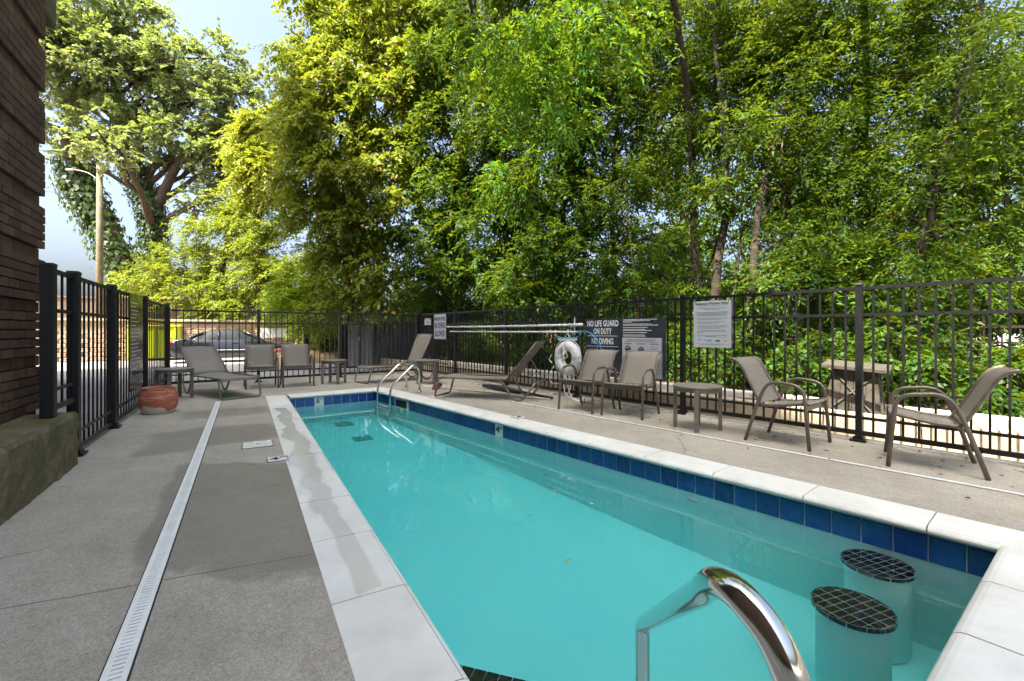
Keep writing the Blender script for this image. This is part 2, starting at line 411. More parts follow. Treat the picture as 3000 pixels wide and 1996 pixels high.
def text_mesh(txt, h, mat, squeeze=1., weight=0., align='CENTER', lh=1., width=None):
    cu = bpy.data.curves.new('lettering', 'FONT'); cu.body = txt; cu.size = h / .70; cu.align_x = align
    cu.offset = weight; cu.resolution_u = 2; cu.space_line = lh; cu.extrude = .0006
    o = bpy.data.objects.new('lettering', cu); col.objects.link(o)
    me = bpy.data.meshes.new_from_object(o); bpy.data.objects.remove(o)
    n = len(me.vertices); a = np.zeros(n * 3); me.vertices.foreach_get('co', a); a = a.reshape(-1, 3)
    squeeze = width / np.ptp(a[:, 0]) if width else squeeze
    a = np.stack([a[:, 0] * squeeze, -a[:, 2], a[:, 1]], 1); me.vertices.foreach_set('co', a.ravel())
    me.materials.clear(); me.materials.append(MATS[mat]); return me
def flat_text(txt, h, mat, squeeze=1., weight=0.):
    me = text_mesh(txt, h, mat, squeeze, weight); n = len(me.vertices); a = np.zeros(n * 3); me.vertices.foreach_get('co', a); a = a.reshape(-1, 3)
    me.vertices.foreach_set('co', np.stack([a[:, 0], a[:, 2], -a[:, 1]], 1).ravel()); return me
def v2(p, z=0.): return (float(p[0]), float(p[1]), z)
def onR(s, off=0., z=0.): return v2(R0 + DR * s + NR * off, z)
AR = math.atan2(DR[1], DR[0])                # local +x along the right fence, local +y away from the pool
AL = math.atan2(-DL[1], -DL[0])              # local +x along the left run away from camera
def isect(p, d, q, e):
    A = np.array([[d[0], -e[0]], [d[1], -e[1]]]); t = np.linalg.solve(A, np.array(q) - np.array(p)); return np.array(p) + np.array(d) * t[0]

# ------------------------------------------------------------------ pool outline
DP = np.array([.637, -.771]); NP = np.array([.771, .637])        # right pool edge
DE = np.array([.80, .60]); NE = np.array([-.60, .80])            # end edges / towards the far end
CW = .31
Lo = (np.array([-4.158, 7.677]), DL); Ro = (np.array([-2.535, 8.94]), DP)
Li = (Lo[0] + NL * CW, DL); Ri = (Ro[0] - NP * CW, DP)
Fi = (np.array([-3.78, 7.60]), DE); Ni = (np.array([2.55, 2.36]), DE)
Fo = (Fi[0] + NE * CW, DE); No = (Ni[0] - NE * CW, DE)
def quad(L, F_, R_, N_): return [isect(*L, *F_), isect(*R_, *F_), isect(*R_, *N_), isect(*L, *N_)]
OUT = quad(Lo, Fo, Ro, No); INN = quad(Li, Fi, Ri, Ni)           # FL, FR, NR, NL
def offs(d):                                                      # inner outline moved outwards by d
    return quad((Li[0] - NL * d, DL), (Fi[0] + NE * d, DE), (Ri[0] + NP * d, DP), (Ni[0] - NE * d, DE))
WATER_Z = -.20

# ------------------------------------------------------------------ ground, deck, beds
BL, BR = np.array([-6.68, 8.85]), R0 + DR * -9.5
LF = lambda s, o=0.: np.array([-4.53, 5.15]) + DL * s + NL * o     # left fence, s towards the camera
deck_out = [BL + np.array([-.16, .12]), BR + np.array([.03, .2]), R0 + DR * 9 + NR * .12, LF(12, -.12)]
m = MB(); big = [(-300, 600), (300, 600), (300, -300), (-300, -300)]
m.add([(*p, -.25) for p in big] + [v2(p, -.25) for p in deck_out], [(1, 0, 4, 5), (2, 1, 5, 6), (3, 2, 6, 7), (0, 3, 7, 4)]); m.build('parking_lot_ground', 'lot_asphalt', kind='structure')
m = MB()
dv = [v2(p) for p in deck_out] + [v2(p) for p in OUT]
m.add(dv, [(0, 4, 5, 1), (1, 5, 6, 2), (2, 6, 7, 3), (3, 7, 4, 0)][0:0] + [(0, 3, 7, 4), (1, 0, 4, 5), (2, 1, 5, 6), (3, 2, 6, 7)])
for i in range(4):
    a, b = deck_out[i], deck_out[(i + 1) % 4]; m.add([v2(a), v2(b), v2(b, -.26), v2(a, -.26)], [(0, 1, 2, 3)])
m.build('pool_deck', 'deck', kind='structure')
# raised edge curb under the right fence
MB().box((0, 0, .012), (14, .10, .02)).build('deck_edge_kerb', 'curb_concrete', kind='structure')
o = bpy.data.objects['deck_edge_kerb']; o.location = onR(-2.2, .02, .0); o.rotation_euler = (0, 0, AR)
# planting bed behind the right fence
def sheet(name, mat, cx, cy, sx, sy, nx, ny, zf, rz, origin, **kw):
    vs, fs = [], []
    for j in range(ny + 1):
        for i in range(nx + 1):
            x = cx - sx / 2 + sx * i / nx; y = cy - sy / 2 + sy * j / ny; vs.append((x, y, zf(x, y)))
    for j in range(ny):
        for i in range(nx):
            a = j * (nx + 1) + i; fs.append((a, a + 1, a + nx + 2, a + nx + 1))
    mb = MB(); mb.v = vs; mb.f = fs
    return mb.build(name, mat, None, smooth=True, loc=origin, rz=rz, **kw)
def bedz(x, y):
    return .10 + .05 * math.sin(x * 2.1 + y) * math.sin(y * 3.3 + 1) + .02 * math.sin(9 * x + 5 * y) + max(0, y - 2.) * .02
sheet('planting_bed', 'soil', -2, 10.4, 46, 20, 150, 60, bedz, AR, onR(0), kind='structure')
rw = thing('retaining_wall', 'low tan concrete retaining wall sunlit behind the pool fence', 'wall', onR(0), AR)
for i in range(9):
    MB().box((-12.6 + i * 2.0, .47, -.02), (1.988, .16, .46)).build('wall_panel', 'retaining_concrete', rw, bev=.012)
MB().box((-4.6, .235, -.24), (18, .31, .02)).build('gutter', 'retaining_concrete', rw)
cb = thing('garden_curb', 'long pale concrete beam edging the mulch bed', 'curb', onR(0), AR)
for i in range(7):
    MB().box((-11.4 + i * 2.3, 1.28 + random.uniform(-.02, .02), .14), (2.27, .17, .17), random.uniform(-.006, .006)).build('curb_block', 'curb_concrete', cb, bev=.02)

# ------------------------------------------------------------------ pool basin, tiles, coping, water
basin = thing('swimming_pool', 'long turquoise swimming pool narrowing towards the far ladder', 'pool')
W0 = offs(.025)
flo = [(-1.6), (-1.6), (-1.25), (-1.25)]
m = MB(); vs = [v2(p, -.05) for p in W0] + [v2(p, z) for p, z in zip(W0, flo)]
m.add(vs, [(0, 1, 5, 4), (1, 2, 6, 5), (2, 3, 7, 6), (3, 0, 4, 7)]); m.build('pool_wall', 'plaster', basin)
MB().add([v2(p, z) for p, z in zip(W0, flo)], [(0, 1, 2, 3)]).build('pool_floor', 'plaster', basin)
G0 = offs(.022)
m = MB(); m.add([v2(p, -.052) for p in G0] + [v2(p, -.212) for p in G0], [(0, 1, 5, 4), (1, 2, 6, 5), (2, 3, 7, 6), (3, 0, 4, 7)])
m.build('grout_bed', 'grout', basin)
tile_me = {}
def tile_at(p, ang, wd, mat='tile', name='tile'):
    k = (round(wd, 3), mat)
    if k not in tile_me:
        hw = wd / 2; e = .004
        mm = MB(); mm.add([(-hw, 0, -.075), (hw, 0, -.075), (hw, 0, .075), (-hw, 0, .075), (-hw + e, -.006, -.075 + e), (hw - e, -.006, -.075 + e), (hw - e, -.006, .075 - e), (-hw + e, -.006, .075 - e)],
               [(4, 5, 6, 7), (0, 1, 5, 4), (1, 2, 6, 5), (2, 3, 7, 6), (3, 0, 4, 7)])
        tile_me[k] = mm.mesh('tile', mat)
    return put(name, tile_me[k], basin, (p[0], p[1], -.132), ang)
T0 = offs(.0215)
MARK = {}
for side in range(4):
    a, b = T0[side], T0[(side + 1) % 4]; L = np.linalg.norm(b - a); d = (b - a) / L
    n = round(L / .1545); pitch = L / n; ang = math.atan2(d[1], d[0])
    # the tile's face looks at local -y: make that the pool side
    inward = -np.array([-d[1], d[0]])
    cen = sum(T0) / 4
    if np.dot(cen - a, inward) < 0: ang += math.pi
    for i in range(n):
        p = a + d * pitch * (i + .5)
        if side == 1 and abs(i * pitch - 1.02) < .42 * 0 + .24: continue          # skimmer mouth
        mk = None
        if side == 0 and i == int(n * .395): mk = '5'
        if side == 1:
            ratio = p[0] / p[1]
            if abs(ratio - (1474 - 1500) / 1333) < .012 and '4' not in MARK: mk = '4'
        if mk:
            MARK[mk] = (p, ang)
            t_ = tile_at(p, ang, pitch - .006, 'white_tile', 'depth_tile')
            nm = text_mesh(mk, .075, 'ink_black', 1.25, .004); q = put('numeral', nm, t_); q.location = (-.022, -.0075, -.02)
            nm = text_mesh('FT', .032, 'ink_black', 1.1, .001); q = put('unit_letters', nm, t_); q.location = (.042, -.0075, .022)
        else: tile_at(p, ang, pitch - .006)
# skimmer in the right wall, its shaded opening painted as a flat dark panel
a, b = T0[1], T0[2]; d = (b - a) / np.linalg.norm(b - a); sk = a + d * 1.10
MB().box((0, -.001, -.135), (.44, .006, .14)).build('skimmer_dark_panel', 'drain_dark', basin, loc=v2(sk), rz=math.atan2(d[1], d[0]))
m = MB(); 
for (c_, s_) in (((-.225, -.002, -.135), (.012, .014, .15)), ((.225, -.002, -.135), (.012, .014, .15)), ((0, -.002, -.062), (.44, .014, .012)), ((0, -.002, -.2), (.44, .014, .012))): m.box(c_, s_)
m.build('skimmer_frame', 'white_plastic', basin, loc=v2(sk), rz=math.atan2(d[1], d[0]))
# floor drains
for q in ((-2.25, 6.85), (-2.85, 7.72)):
    MB().box((q[0], q[1], -1.53), (.26, .26, .05), .6).build('floor_drain', 'drain_grey', basin)
# return fitting in the right wall
q = INN[1] + DP * 6.3 - NP * .0
MB().lathe([(.045, 0), (.05, .012), (.03, .02), (.012, .02)], 16).build('return_fitting', 'white_plastic', basin)
o = bpy.data.objects['return_fitting']; o.location = v2(q + NP * .02, -.36); o.rotation_euler = (R(90), 0, math.atan2(-NP[1], -NP[0]) + R(90))
# near step with dark tiled nosing
st_a = np.array([-.62, 2.06]); st_d = np.array([.957, -.29])
stp = [isect(st_a, st_d, *Li), st_a + st_d * 2.05, isect(st_a + st_d * 2.05, -NE, *Ni), INN[3]]
MB().prism([tuple(p) for p in stp], -1.3, -.42).build('entry_step', 'plaster', basin)
m_t = MB().box((0, 0, 0), (.052, .075, .012)).mesh('step_tile', 'stool_tile')
for i in range(38):
    p = stp[0] + st_d * (.03 + i * .056) + np.array([-.29, -.957]) * .045
    put('step_tile', m_t, basin, v2(p, -.416), math.atan2(st_d[1], st_d[0]))
# coping stones
cop = thing('pool_coping', 'pale cast stone coping with rounded nose framing the pool', 'coping')
def stone(L, nose=True):
    prof = [(0, 0), (.255, 0)] + [(.275 + .048 * math.sin(a) * 1.0, -.0275 + .0275 * math.cos(a)) for a in np.linspace(.15, math.pi - .15, 8)] + [(.27, -.056), (0, -.056)]
    n = len(prof); mm = MB()
    mm.add([(0, y, z) for y, z in prof] + [(L, y, z) for y, z in prof], [tuple(range(n)), tuple(range(n, 2 * n))[::-1]] + [((i + 1) % n, i, n + i, n + (i + 1) % n) for i in range(n)])
    return mm
def run(a, b, inward, pitch=.61, first=0.):
    a, b = np.array(a), np.array(b); L = np.linalg.norm(b - a); d = (b - a) / L
    n = max(1, round(L / pitch)); w_ = L / n
    flip = np.dot(np.array([-d[1], d[0]]), inward) < 0
    if flip: a, d = b, -d
    me = stone(w_ - .007).mesh('coping_stone', 'coping')
    for i in range(n):
        put('coping_stone', me, cop, v2(a + d * (i * w_ + .0025), .003 + random.uniform(-.0012, .0012)), math.atan2(d[1], d[0]))
    MB().prism([tuple(a), tuple(a + d * L), tuple(a + d * L + np.array([-d[1], d[0]]) * .30), tuple(a + np.array([-d[1], d[0]]) * .30)], -.05, -.0015).build('joint_mortar', 'joint_grout', cop)
run(OUT[0], OUT[3], NL); run(OUT[1], OUT[2], -NP)
run(isect(*Li, *Fo), isect(*Ri, *Fo), -NE, .6); run(isect(*Li, *No), isect(*Ri, *No), NE, .62)
Wp = offs(.03)
MB().prism([tuple(p) for p in Wp], -1.75, WATER_Z).build('water', 'water', kind='structure')

# ------------------------------------------------------------------ building at the left
bld = thing('brick_building', 'dark brown brick building with recessed courses at the left edge', 'building', v2((-4.06, 3.96)), math.atan2(DL[1], DL[0]))
# local +x along the wall towards the camera, local -y away from the pool (wall face at y = 0)
MB().box((7, -4.06, 6.55), (14, 8, 13.6)).build('wall_core', 'mortar', bld)
MB().box((2.53, -2.1, 14.2), (5.14, 4.2, 1.8)).build('shade_parapet', 'brick', bld)  # unseen upper block, added so its shadow covers the fence signs
bw, bh, j = .205, .062, .010
bm1 = MB().box((0, 0, 0), (bw - j, .09, bh)).mesh('brick', 'brick'); bm2 = MB().box((0, 0, 0), (bw / 2 - j, .09, bh)).mesh('brick', 'brick')
z = .445; k = 0; nb = 0; extra = MB()
while z < 5.2:
    rec = (k % 6 == 5); hh = .085 if rec else bh; dy = -.028 if rec else 0.
    x = 0.04 if rec else 0.
    zz = z + hh / 2; x0 = x; first = True
    while x0 < 13.8:
        half = first and k % 2; wd = bw / 2 if half else bw; first = False
        near = x0 < 1.05 and z < 4.3
        if near:
            b_ = put('brick', bm2 if half else bm1, bld, (x0 + wd / 2, -.045 + dy + random.uniform(-.002, .002), zz)); b_.scale = (1, 1, hh / bh)
        elif x0 < 3.2: extra.box((x0 + wd / 2, -.045 + dy, zz), (wd - j, .09, hh))
        x0 += wd
    z += hh + j; k += 1
extra.build('far_brickwork', 'brick', bld, kind='stuff')
MB().box((8.6, -.045, 2.8), (10.6, .09, 4.8)).build('plain_wall', 'brick', bld)
MB().box((6.6, .0, 4.2), (13.2, .22, .22)).build('string_course', 'plinth_stone', bld, bev=.02)
MB().box((-.04, -.3, 4.03), (.5, .6, .30)).build('corbel', 'plinth_stone', bld, bev=.03)
# stone plinth
pl = thing('stone_plinth', 'mossy rough stone plinth along the foot of the brick wall', 'plinth', v2((-3.60, 3.78)), math.atan2(DL[1], DL[0]))
def rough_block(L, Wd, Hh, seed, nx=40, nz=12, amp=.007):
    r = np.random.default_rng(seed); mm = MB(); g = r.normal(0, 1, (nx + 1, nz + 1)); g = (g + np.roll(g, 1, 0) + np.roll(g, 1, 1)) / 3
    vs = []; fs = []
    for i in range(nx + 1):
        for k_ in range(nz + 1):
            edge = .018 if k_ == nz else 0
            vs.append((L * i / nx, g[i, k_] * amp - edge - .10 * (k_ / nz) * 0, Hh * k_ / nz - (abs(g[i, k_]) * .01 if k_ == nz else 0)))
    for i in range(nx):
        for k_ in range(nz):
            a = i * (nz + 1) + k_; fs.append((a, a + nz + 1, a + nz + 2, a + 1)[::-1])
    o_ = len(vs)
    for i in range(nx + 1): vs.append((L * i / nx, -Wd, Hh + g[i, 0] * .006))
    for i in range(nx): fs.append((i * (nz + 1) + nz, (i + 1) * (nz + 1) + nz, o_ + i + 1, o_ + i)[::-1])
    for i0 in (0, nx):
        fs.append(tuple(i0 * (nz + 1) + k_ for k_ in range(nz + 1)) + (o_ + i0, len(vs))); 
        vs.append((L * i0 / nx, -Wd, 0))
    mm.add(vs, fs); return mm
xx = 0.
for i, L_ in enumerate((1.30, 1.5, 1.6, 1.7)):
    rough_block(L_ - .012, .62, .435 - .004 * i, 5 + i).build('plinth_block', 'plinth_stone', pl, loc=(xx, 0, 0)); xx += L_
# unseen building added behind the wall end, sized to shade the far deck
b2 = thing('shade_building', 'unseen tall brown building added across the drive for its shade', 'building', v2((-13.3, 12.1)), math.atan2(DL[1], DL[0]))
MB().box((7, -5, 10.8), (14, 10, 22.1)).build('wall', 'house_wall', b2)
for fl in range(6):
    for i in range(5):
        w_ = MB().box((1.6 + i * 2.7, .012, 1.6 + fl * 2.9), (1.1, .05, 1.5)).build('window', 'window_glass', b2)
        MB().box((1.6 + i * 2.7, .03, .8 + fl * 2.9), (1.3, .10, .08)).build('sill', 'curb_concrete', w_)

# ------------------------------------------------------------------ fences
def fence(name, label, posts, top, mat, post_w, pick=.114, extra_rails=(1.26,), low=(.235, .085), base=0., skip=(), pw=.017, plate=True, gaps=None):
    t = thing(name, label, 'fence', v2(posts[0], base))
    posts = [np.array(p, float) for p in posts]; o0 = posts[0]
    pm = None
    for i, p in enumerate(posts):
        q = posts[min(i + 1, len(posts) - 1)] if i < len(posts) - 1 else p; a = posts[i - 1] if i == len(posts) - 1 else p
        d = (q - a) if i < len(posts) - 1 else (p - posts[i - 1]); ang = math.atan2(d[1], d[0])
        if pm is None:
            mm = MB().box((0, 0, (top + .02) / 2), (post_w, post_w, top + .02)); mm.box((0, 0, top + .03), (post_w + .014, post_w + .014, .022), 0, .8)
            pm = mm.mesh('post', mat); fm = MB().box((0, 0, .012), (post_w + .075, post_w + .075, .022)).box((0, 0, .035), (post_w + .03, post_w + .03, .03)).mesh('base_plate', mat)
        zb = (gaps or {}).get(i, 0.)
        po = put('post', pm, t, v2(p - o0, zb), ang)
        if zb: po.scale = (1, 1, (top - zb + .02) / (top + .02))
        if plate and not zb: put('base_plate', fm, po)
    pkm = {}
    for i in range(len(posts) - 1):
        a, b = posts[i], posts[i + 1]; L = np.linalg.norm(b - a); d = (b - a) / L; ang = math.atan2(d[1], d[0]); mid = (a + b) / 2 - o0
        zb = max((gaps or {}).get(i, 0.), (gaps or {}).get(i + 1, 0.))
        lows = [zb + l for l in low]
        for z_, h_, w_ in [(top - .015, .034, .034)] + [(e, .028, .03) for e in extra_rails] + [(lows[0], .026, .03), (lows[1], .045, .034)]:
            MB().box((0, 0, z_), (L - post_w - .002, w_, h_)).build('rail', mat, t, loc=v2(mid), rz=ang)
        if i in skip: continue
        n = int((L - post_w) / pick); lo_ = lows[1] - .01; key = round(lo_, 3)
        if key not in pkm: pkm[key] = MB().box((0, 0, (lo_ + top - .03) / 2), (pw, pw, top - .03 - lo_)).mesh('picket', mat)
        for k_ in range(n):
            sp = (k_ + 1) * L / (n + 1)
            put('picket', pkm[key], t, v2(a + d * sp - o0), ang)
    return t
postsR = [tuple(BR)] + [tuple(R0 + DR * 1.92 * i) for i in (-4, -3, -2, -1, 0, 1)]
fence('right_fence', 'black metal picket fence beyond the pool carrying the warning signs', postsR, 1.54, 'fence_black', .055)
sB = [0, 1.54, 3.24]; dB = (BR - BL) / np.linalg.norm(BR - BL)
fence('back_fence', 'black picket fence across the far end in front of the parked car', [tuple(BL + dB * s) for s in sB] + [tuple(BR - dB * .06)], 1.52, 'fence_black', .055, pick=.116)
postsL = [tuple(LF(1.925)), tuple(LF(1.32)), tuple(LF(0)), tuple(LF(-1.91)), tuple(LF(-4.22))]
fence('left_fence', 'tall black picket fence running off from the brick wall', postsL, 1.585, 'fence_black', .08, pick=.15, gaps={0: .44}, low=(.20, .06), pw=.015)
off2 = 3.0
fence('rear_boundary_fence', 'old bronze picket fence half hidden by shrubs beyond the curb', [onR(s, off2)[:2] for s in (-9.5, -7.1, -4.7, -2.3, .1, 2.5)], 1.12, 'fence_bronze', .06, pick=.16, extra_rails=(.9,), base=.05, plate=False)

# ------------------------------------------------------------------ drains and deck fittings
def drain(name, label, a, b, wd, pitch, slot, sl, flush=.002):
    a, b = np.array(a), np.array(b); L = np.linalg.norm(b - a); d = (b - a) / L
    t = thing(name, label, 'drain', v2(a), math.atan2(d[1], d[0]))
    MB().box((L / 2, 0, .0005), (L, wd + .012, .003)).build('channel', 'drain_dark', t)
    m = MB(); hs = sl / 2; hw = wd / 2
    m.box((L / 2, (hs + hw) / 2, .004), (L, hw - hs, .006)); m.box((L / 2, -(hs + hw) / 2, .004), (L, hw - hs, .006))
    n = int(L / pitch)
    for i in range(n):
        m.box((i * pitch + pitch / 2, 0, .004), (pitch - slot, sl + .0004, .0056))
    m.build('slotted_cover', 'white_plastic', t)
    return t
nlv = -.357
drain('left_trench_drain', 'wide white slotted drain strip along the left deck', LF(-2.15) * 0 + NL * nlv + np.array([-.506, .8625]) * 8.42, NL * nlv + np.array([-.506, .8625]) * .2, .072, .024, .006, .036)
d0 = np.array([-1.83, 9.22]); d1 = np.array([3.42, 3.05]); dd = (d1 - d0) / np.linalg.norm(d1 - d0)
drain('right_trench_drain', 'narrow white slotted drain strip in front of the right chairs', d0, d1 + dd * 1.5, .036, .035, .009, .008)
def lid(name, label, c, ang, sx, sy, mat, txt=None, cat='lid'):
    t = thing(name, label, cat, v2(c, .002), ang)
    MB().box((0, 0, .001), (sx + .012, sy + .012, .003)).build('rim', 'drain_dark', t)
    MB().box((0, 0, .003), (sx, sy, .006)).build('plate', mat, t, bev=.002)
    return t
angL = math.atan2(NL[1], NL[0])
t = lid('skimmer_lid', 'cream plastic skimmer cover set in the left deck', (-2.46, 4.40), angL, .25, .25, 'white_tile')
MB().lathe([(.012, 0), (.012, .002)], 12, (0, 0, .0062)).build('finger_hole', 'drain_dark', t)
t = lid('depth_marker', 'white 4 FT depth marker tile beside the left coping', (-2.01, 3.90), angL, .15, .15, 'white_tile', cat='depth marker')
put('numeral', flat_text('4', .085, 'ink_black', 1.2, .004), t).location = (-.025, -.04, .0072)
put('unit_letters', flat_text('FT', .035, 'ink_black', 1.1, .001), t).location = (.045, .01, .0072)
angR = math.atan2(-NP[1], -NP[0]) + R(0)
c_ = np.array([.085, 5.78])
t = lid('no_diving_marker', 'white marker tile with black symbol in the right deck', c_, math.atan2(NP[1], NP[0]), .15, .15, 'white_tile', cat='depth marker')
m = MB().box((0, 0, 0), (.11, .016, .001), .7).tube([(.0, .03, 0), (.03, .02, 0), (.03, -.01, 0)], .009, 6); m.build('dive_symbol', 'ink_black', t, loc=(0, 0, .0068))
t = lid('deck_cover', 'white skimmer cover under the low lounger frame', (-1.27, 7.62), math.atan2(NP[1], NP[0]), .25, .25, 'white_tile')

# ------------------------------------------------------------------ pool ladder, handrail, stools
def lad():
    t = thing('pool_ladder', 'polished steel two rail ladder at the far pool corner', 'ladder', (0, 0, 0))
    for (px, py), (bx, by) in (((-2.42, 8.19), (-1.99, 8.56)), ((-2.09, 7.80), (-1.66, 8.16))):
        P = Vector((px, py, 0)); B = Vector((bx, by, 0)); mid = P.lerp(B, .80)
        pts = [(px, py, -1.15), (px, py, .13), (mid.x, mid.y, .50), (bx, by, .42), (bx, by, .0)]
        pts = fillet(pts, .16, 7)
        r = MB().tube(pts, .021, 14).build('rail', 'steel', t, smooth=True)
        MB().lathe([(.05, 0), (.05, .006), (.03, .014), (.022, .02)], 20, (bx, by, .002)).build('flange', 'steel', r, smooth=False)
    a = np.array([-2.42, 8.19]); b = np.array([-2.09, 7.80]); c = (a + b) / 2
    for z in (-.28, -.56, -.84):
        MB().box((c[0], c[1], z), (np.linalg.norm(b - a) - .03, .075, .022), math.atan2(*(b - a)[::-1])).build('tread', 'white_plastic', t, bev=.004)
lad()
t = thing('grab_rail', 'thick polished steel grab rail curving in the near foreground', 'handrail')
pts = fillet([(.465, 1.62, -.9), (.465, 1.62, .055), (.348, .78, .675)], .03, 6)[:-1] + [tuple(p) for p in smooth_path([(.36, .865, .605), (.346, .775, .672), (.355, .70, .688), (.385, .655, .640), (.412, .635, .53), (.43, .625, .36), (.44, .62, .15), (.44, .62, 0)], 8)]
r_ = MB().tube(pts, .0245, 24).build('rail', 'steel', t, smooth=True)
MB().lathe([(.055, 0), (.055, .008), (.032, .02), (.026, .03)], 24, (.44, .62, .006)).build('flange', 'steel', r_)
def stool(label, c, ztop):
    t = thing('pool_stool', label, 'stool', (c[0], c[1], -1.25), .35, 'stools standing under water')
    h = ztop + 1.25
    MB().lathe([(.150, 0), (.150, h - .03)], 40).build('pedestal', 'plaster', t, smooth=False)
    MB().lathe([(.162, h - .045), (.166, h - .04), (.166, h - .006), (.163, h)], 48).build('seat', 'grout', t)
    # tiles laid on the round seat, clipped to the circle
    rr = .1665; px_, py_ = .073, .040; tm = []
    for i in range(-3, 3):
        for k_ in range(-5, 5):
            x0, x1, y0, y1 = i * px_ + .003, (i + 1) * px_ - .003, k_ * py_ + .002, (k_ + 1) * py_ - .002
            poly = []
            for (xa, ya), (xb, yb) in (((x0, y0), (x1, y0)), ((x1, y0), (x1, y1)), ((x1, y1), (x0, y1)), ((x0, y1), (x0, y0))):
                for s_ in np.linspace(0, 1, 13)[:-1]:
                    x, y = xa + (xb - xa) * s_, ya + (yb - ya) * s_; q = math.hypot(x, y)
                    poly.append((x, y) if q <= rr else None)
            ins = [p for p in poly if p]
            if len(ins) < 4: continue
            MB().prism(ins, h, h + .004).build('tile', 'stool_tile', t)
    for k_ in range(14):
        a0, a1 = 2 * math.pi * k_ / 14 + .02, 2 * math.pi * (k_ + 1) / 14 - .02
        m = MB(); q = [(math.cos(a) * .1705, math.sin(a) * .1705) for a in np.linspace(a0, a1, 4)]
        m.add([(x, y, h - .042) for x, y in q] + [(x, y, h + .002) for x, y in q], [(i, i + 1, i + 5, i + 4) for i in range(3)])
        m.build('tile', 'stool_tile', t)
stool('round black tiled underwater stool nearer the near coping corner', (2.10, 2.62), -.30)
stool('round black tiled underwater stool nearer the grab rail', (1.66, 2.22), -.30)

# ------------------------------------------------------------------ chairs, loungers, tables
def ribbon(path, hw, th, uvs=True, sag=0.):
    """thin solid sling following path (x,z), between y=-hw and +hw"""
    P = [Vector((p[0], 0, p[1])) for p in path]; n = len(P); ny = 6; m = MB(); top = []; L = 0; uv = []
    for i, p in enumerate(P):
        a, b = P[max(i - 1, 0)], P[min(i + 1, n - 1)]; d = (b - a).normalized(); nr = Vector((-d.z, 0, d.x))
        if i: L += (p - P[i - 1]).length
        for k in range(ny + 1):
            y = -hw + 2 * hw * k / ny; s = -sag * math.cos(y / hw * math.pi / 2)
            m.v.append(tuple(p + nr * s + Vector((0, y, 0)))); uv.append((k / ny, L))
    for i in range(n - 1):
        for k in range(ny):
            a = i * (ny + 1) + k; m.f.append((a, a + 1, a + ny + 2, a + ny + 1))
    m.uvs = uv; return m
def build_sling(name, path, hw, parent, sag=.008):
    m = ribbon(path, hw, 0, sag=sag); me = m.mesh(name, 'sling', True)
    ul = me.uv_layers.new(name='UVMap'); li = np.zeros(len(me.loops), int); me.loops.foreach_get('vertex_index', li)
    ul.data.foreach_set('uv', np.array(m.uvs)[li].ravel())
    o = put(name, me, parent); s = o.modifiers.new('solid', 'SOLIDIFY'); s.thickness = .004; return o
def make_chair():
    t = thing('sling_chair', 'x', 'chair', group='taupe sling armchairs on the deck')
    seat = [(.27, .415), (.255, .425), (.15, .405), (0, .378), (-.12, .37)]
    back = [(-.15, .385), (-.185, .44), (-.24, .55), (-.315, .70), (-.355, .765), (-.40, .80), (-.45, .812)]
    sp = [(p.x, p.z) for p in smooth_path([(x, 0, z) for x, z in seat], 4)]
    bp = [(p.x, p.z) for p in smooth_path([(x, 0, z) for x, z in back], 4)]
    build_sling('seat', sp, .232, t); build_sling('backrest', bp, .232, t)
    for s in (-1, 1):
        leg = fillet([(.285, s * .275, 0), (.235, s * .27, .585), (-.075, s * .268, .615), (-.165, s * .268, .40), (-.285, s * .275, 0)], .11, 6)
        MB().tube(leg, .0165, 10).build('side_frame', 'frame_taupe', t, smooth=True)
        rail = [(x, s * .242, z) for x, z in sp] + [(-.14, s * .242, .372)] + [(x, s * .242, z) for x, z in bp]
        MB().tube(rail, .015, 8).build('sling_rail', 'frame_taupe', t, smooth=True)
    MB().box((.235, 0, .375), (.012, .50, .05)).build('front_apron', 'frame_taupe', t, bev=.003)
    MB().tube([(-.14, -.265, .36), (-.14, .265, .36)], .011, 8).build('rear_bar', 'frame_taupe', t)
    MB().tube([(-.445, -.242, .81), (-.445, .242, .81)], .012, 8).build('top_bar', 'frame_taupe', t)
    return t
chair_spots = [((1.05, 6.40), (-.68, -.733), 'taupe sling armchair beside the white life ring'),
    ((1.56, 5.99), (-.62, -.785), 'taupe sling armchair in front of the posted white notice panel, beside the table'),
    ((2.745, 4.54), (.63, -.78), 'taupe sling armchair facing the camera end, between table and wooden box'),
    ((3.45, 3.74), (-.79, .613), 'large taupe sling armchair nearest the camera, its back to the frame edge'),
    ((-4.905, 8.90), (.54, -.84), 'taupe sling armchair beside the reclined lounger, backing onto the parked car'),
    ((-4.345, 9.20), (.52, -.855), 'taupe sling armchair by the car front wheel, next to the small round table')]
proto = make_chair()
for i, (p, f, lb) in enumerate(chair_spots):
    a = math.atan2(f[1], f[0])
    if i == 0: proto.location = v2(p, .001); proto.rotation_euler = (0, 0, a); proto['label'] = lb
    else: dup(proto, v2(p, .001), a, lb)
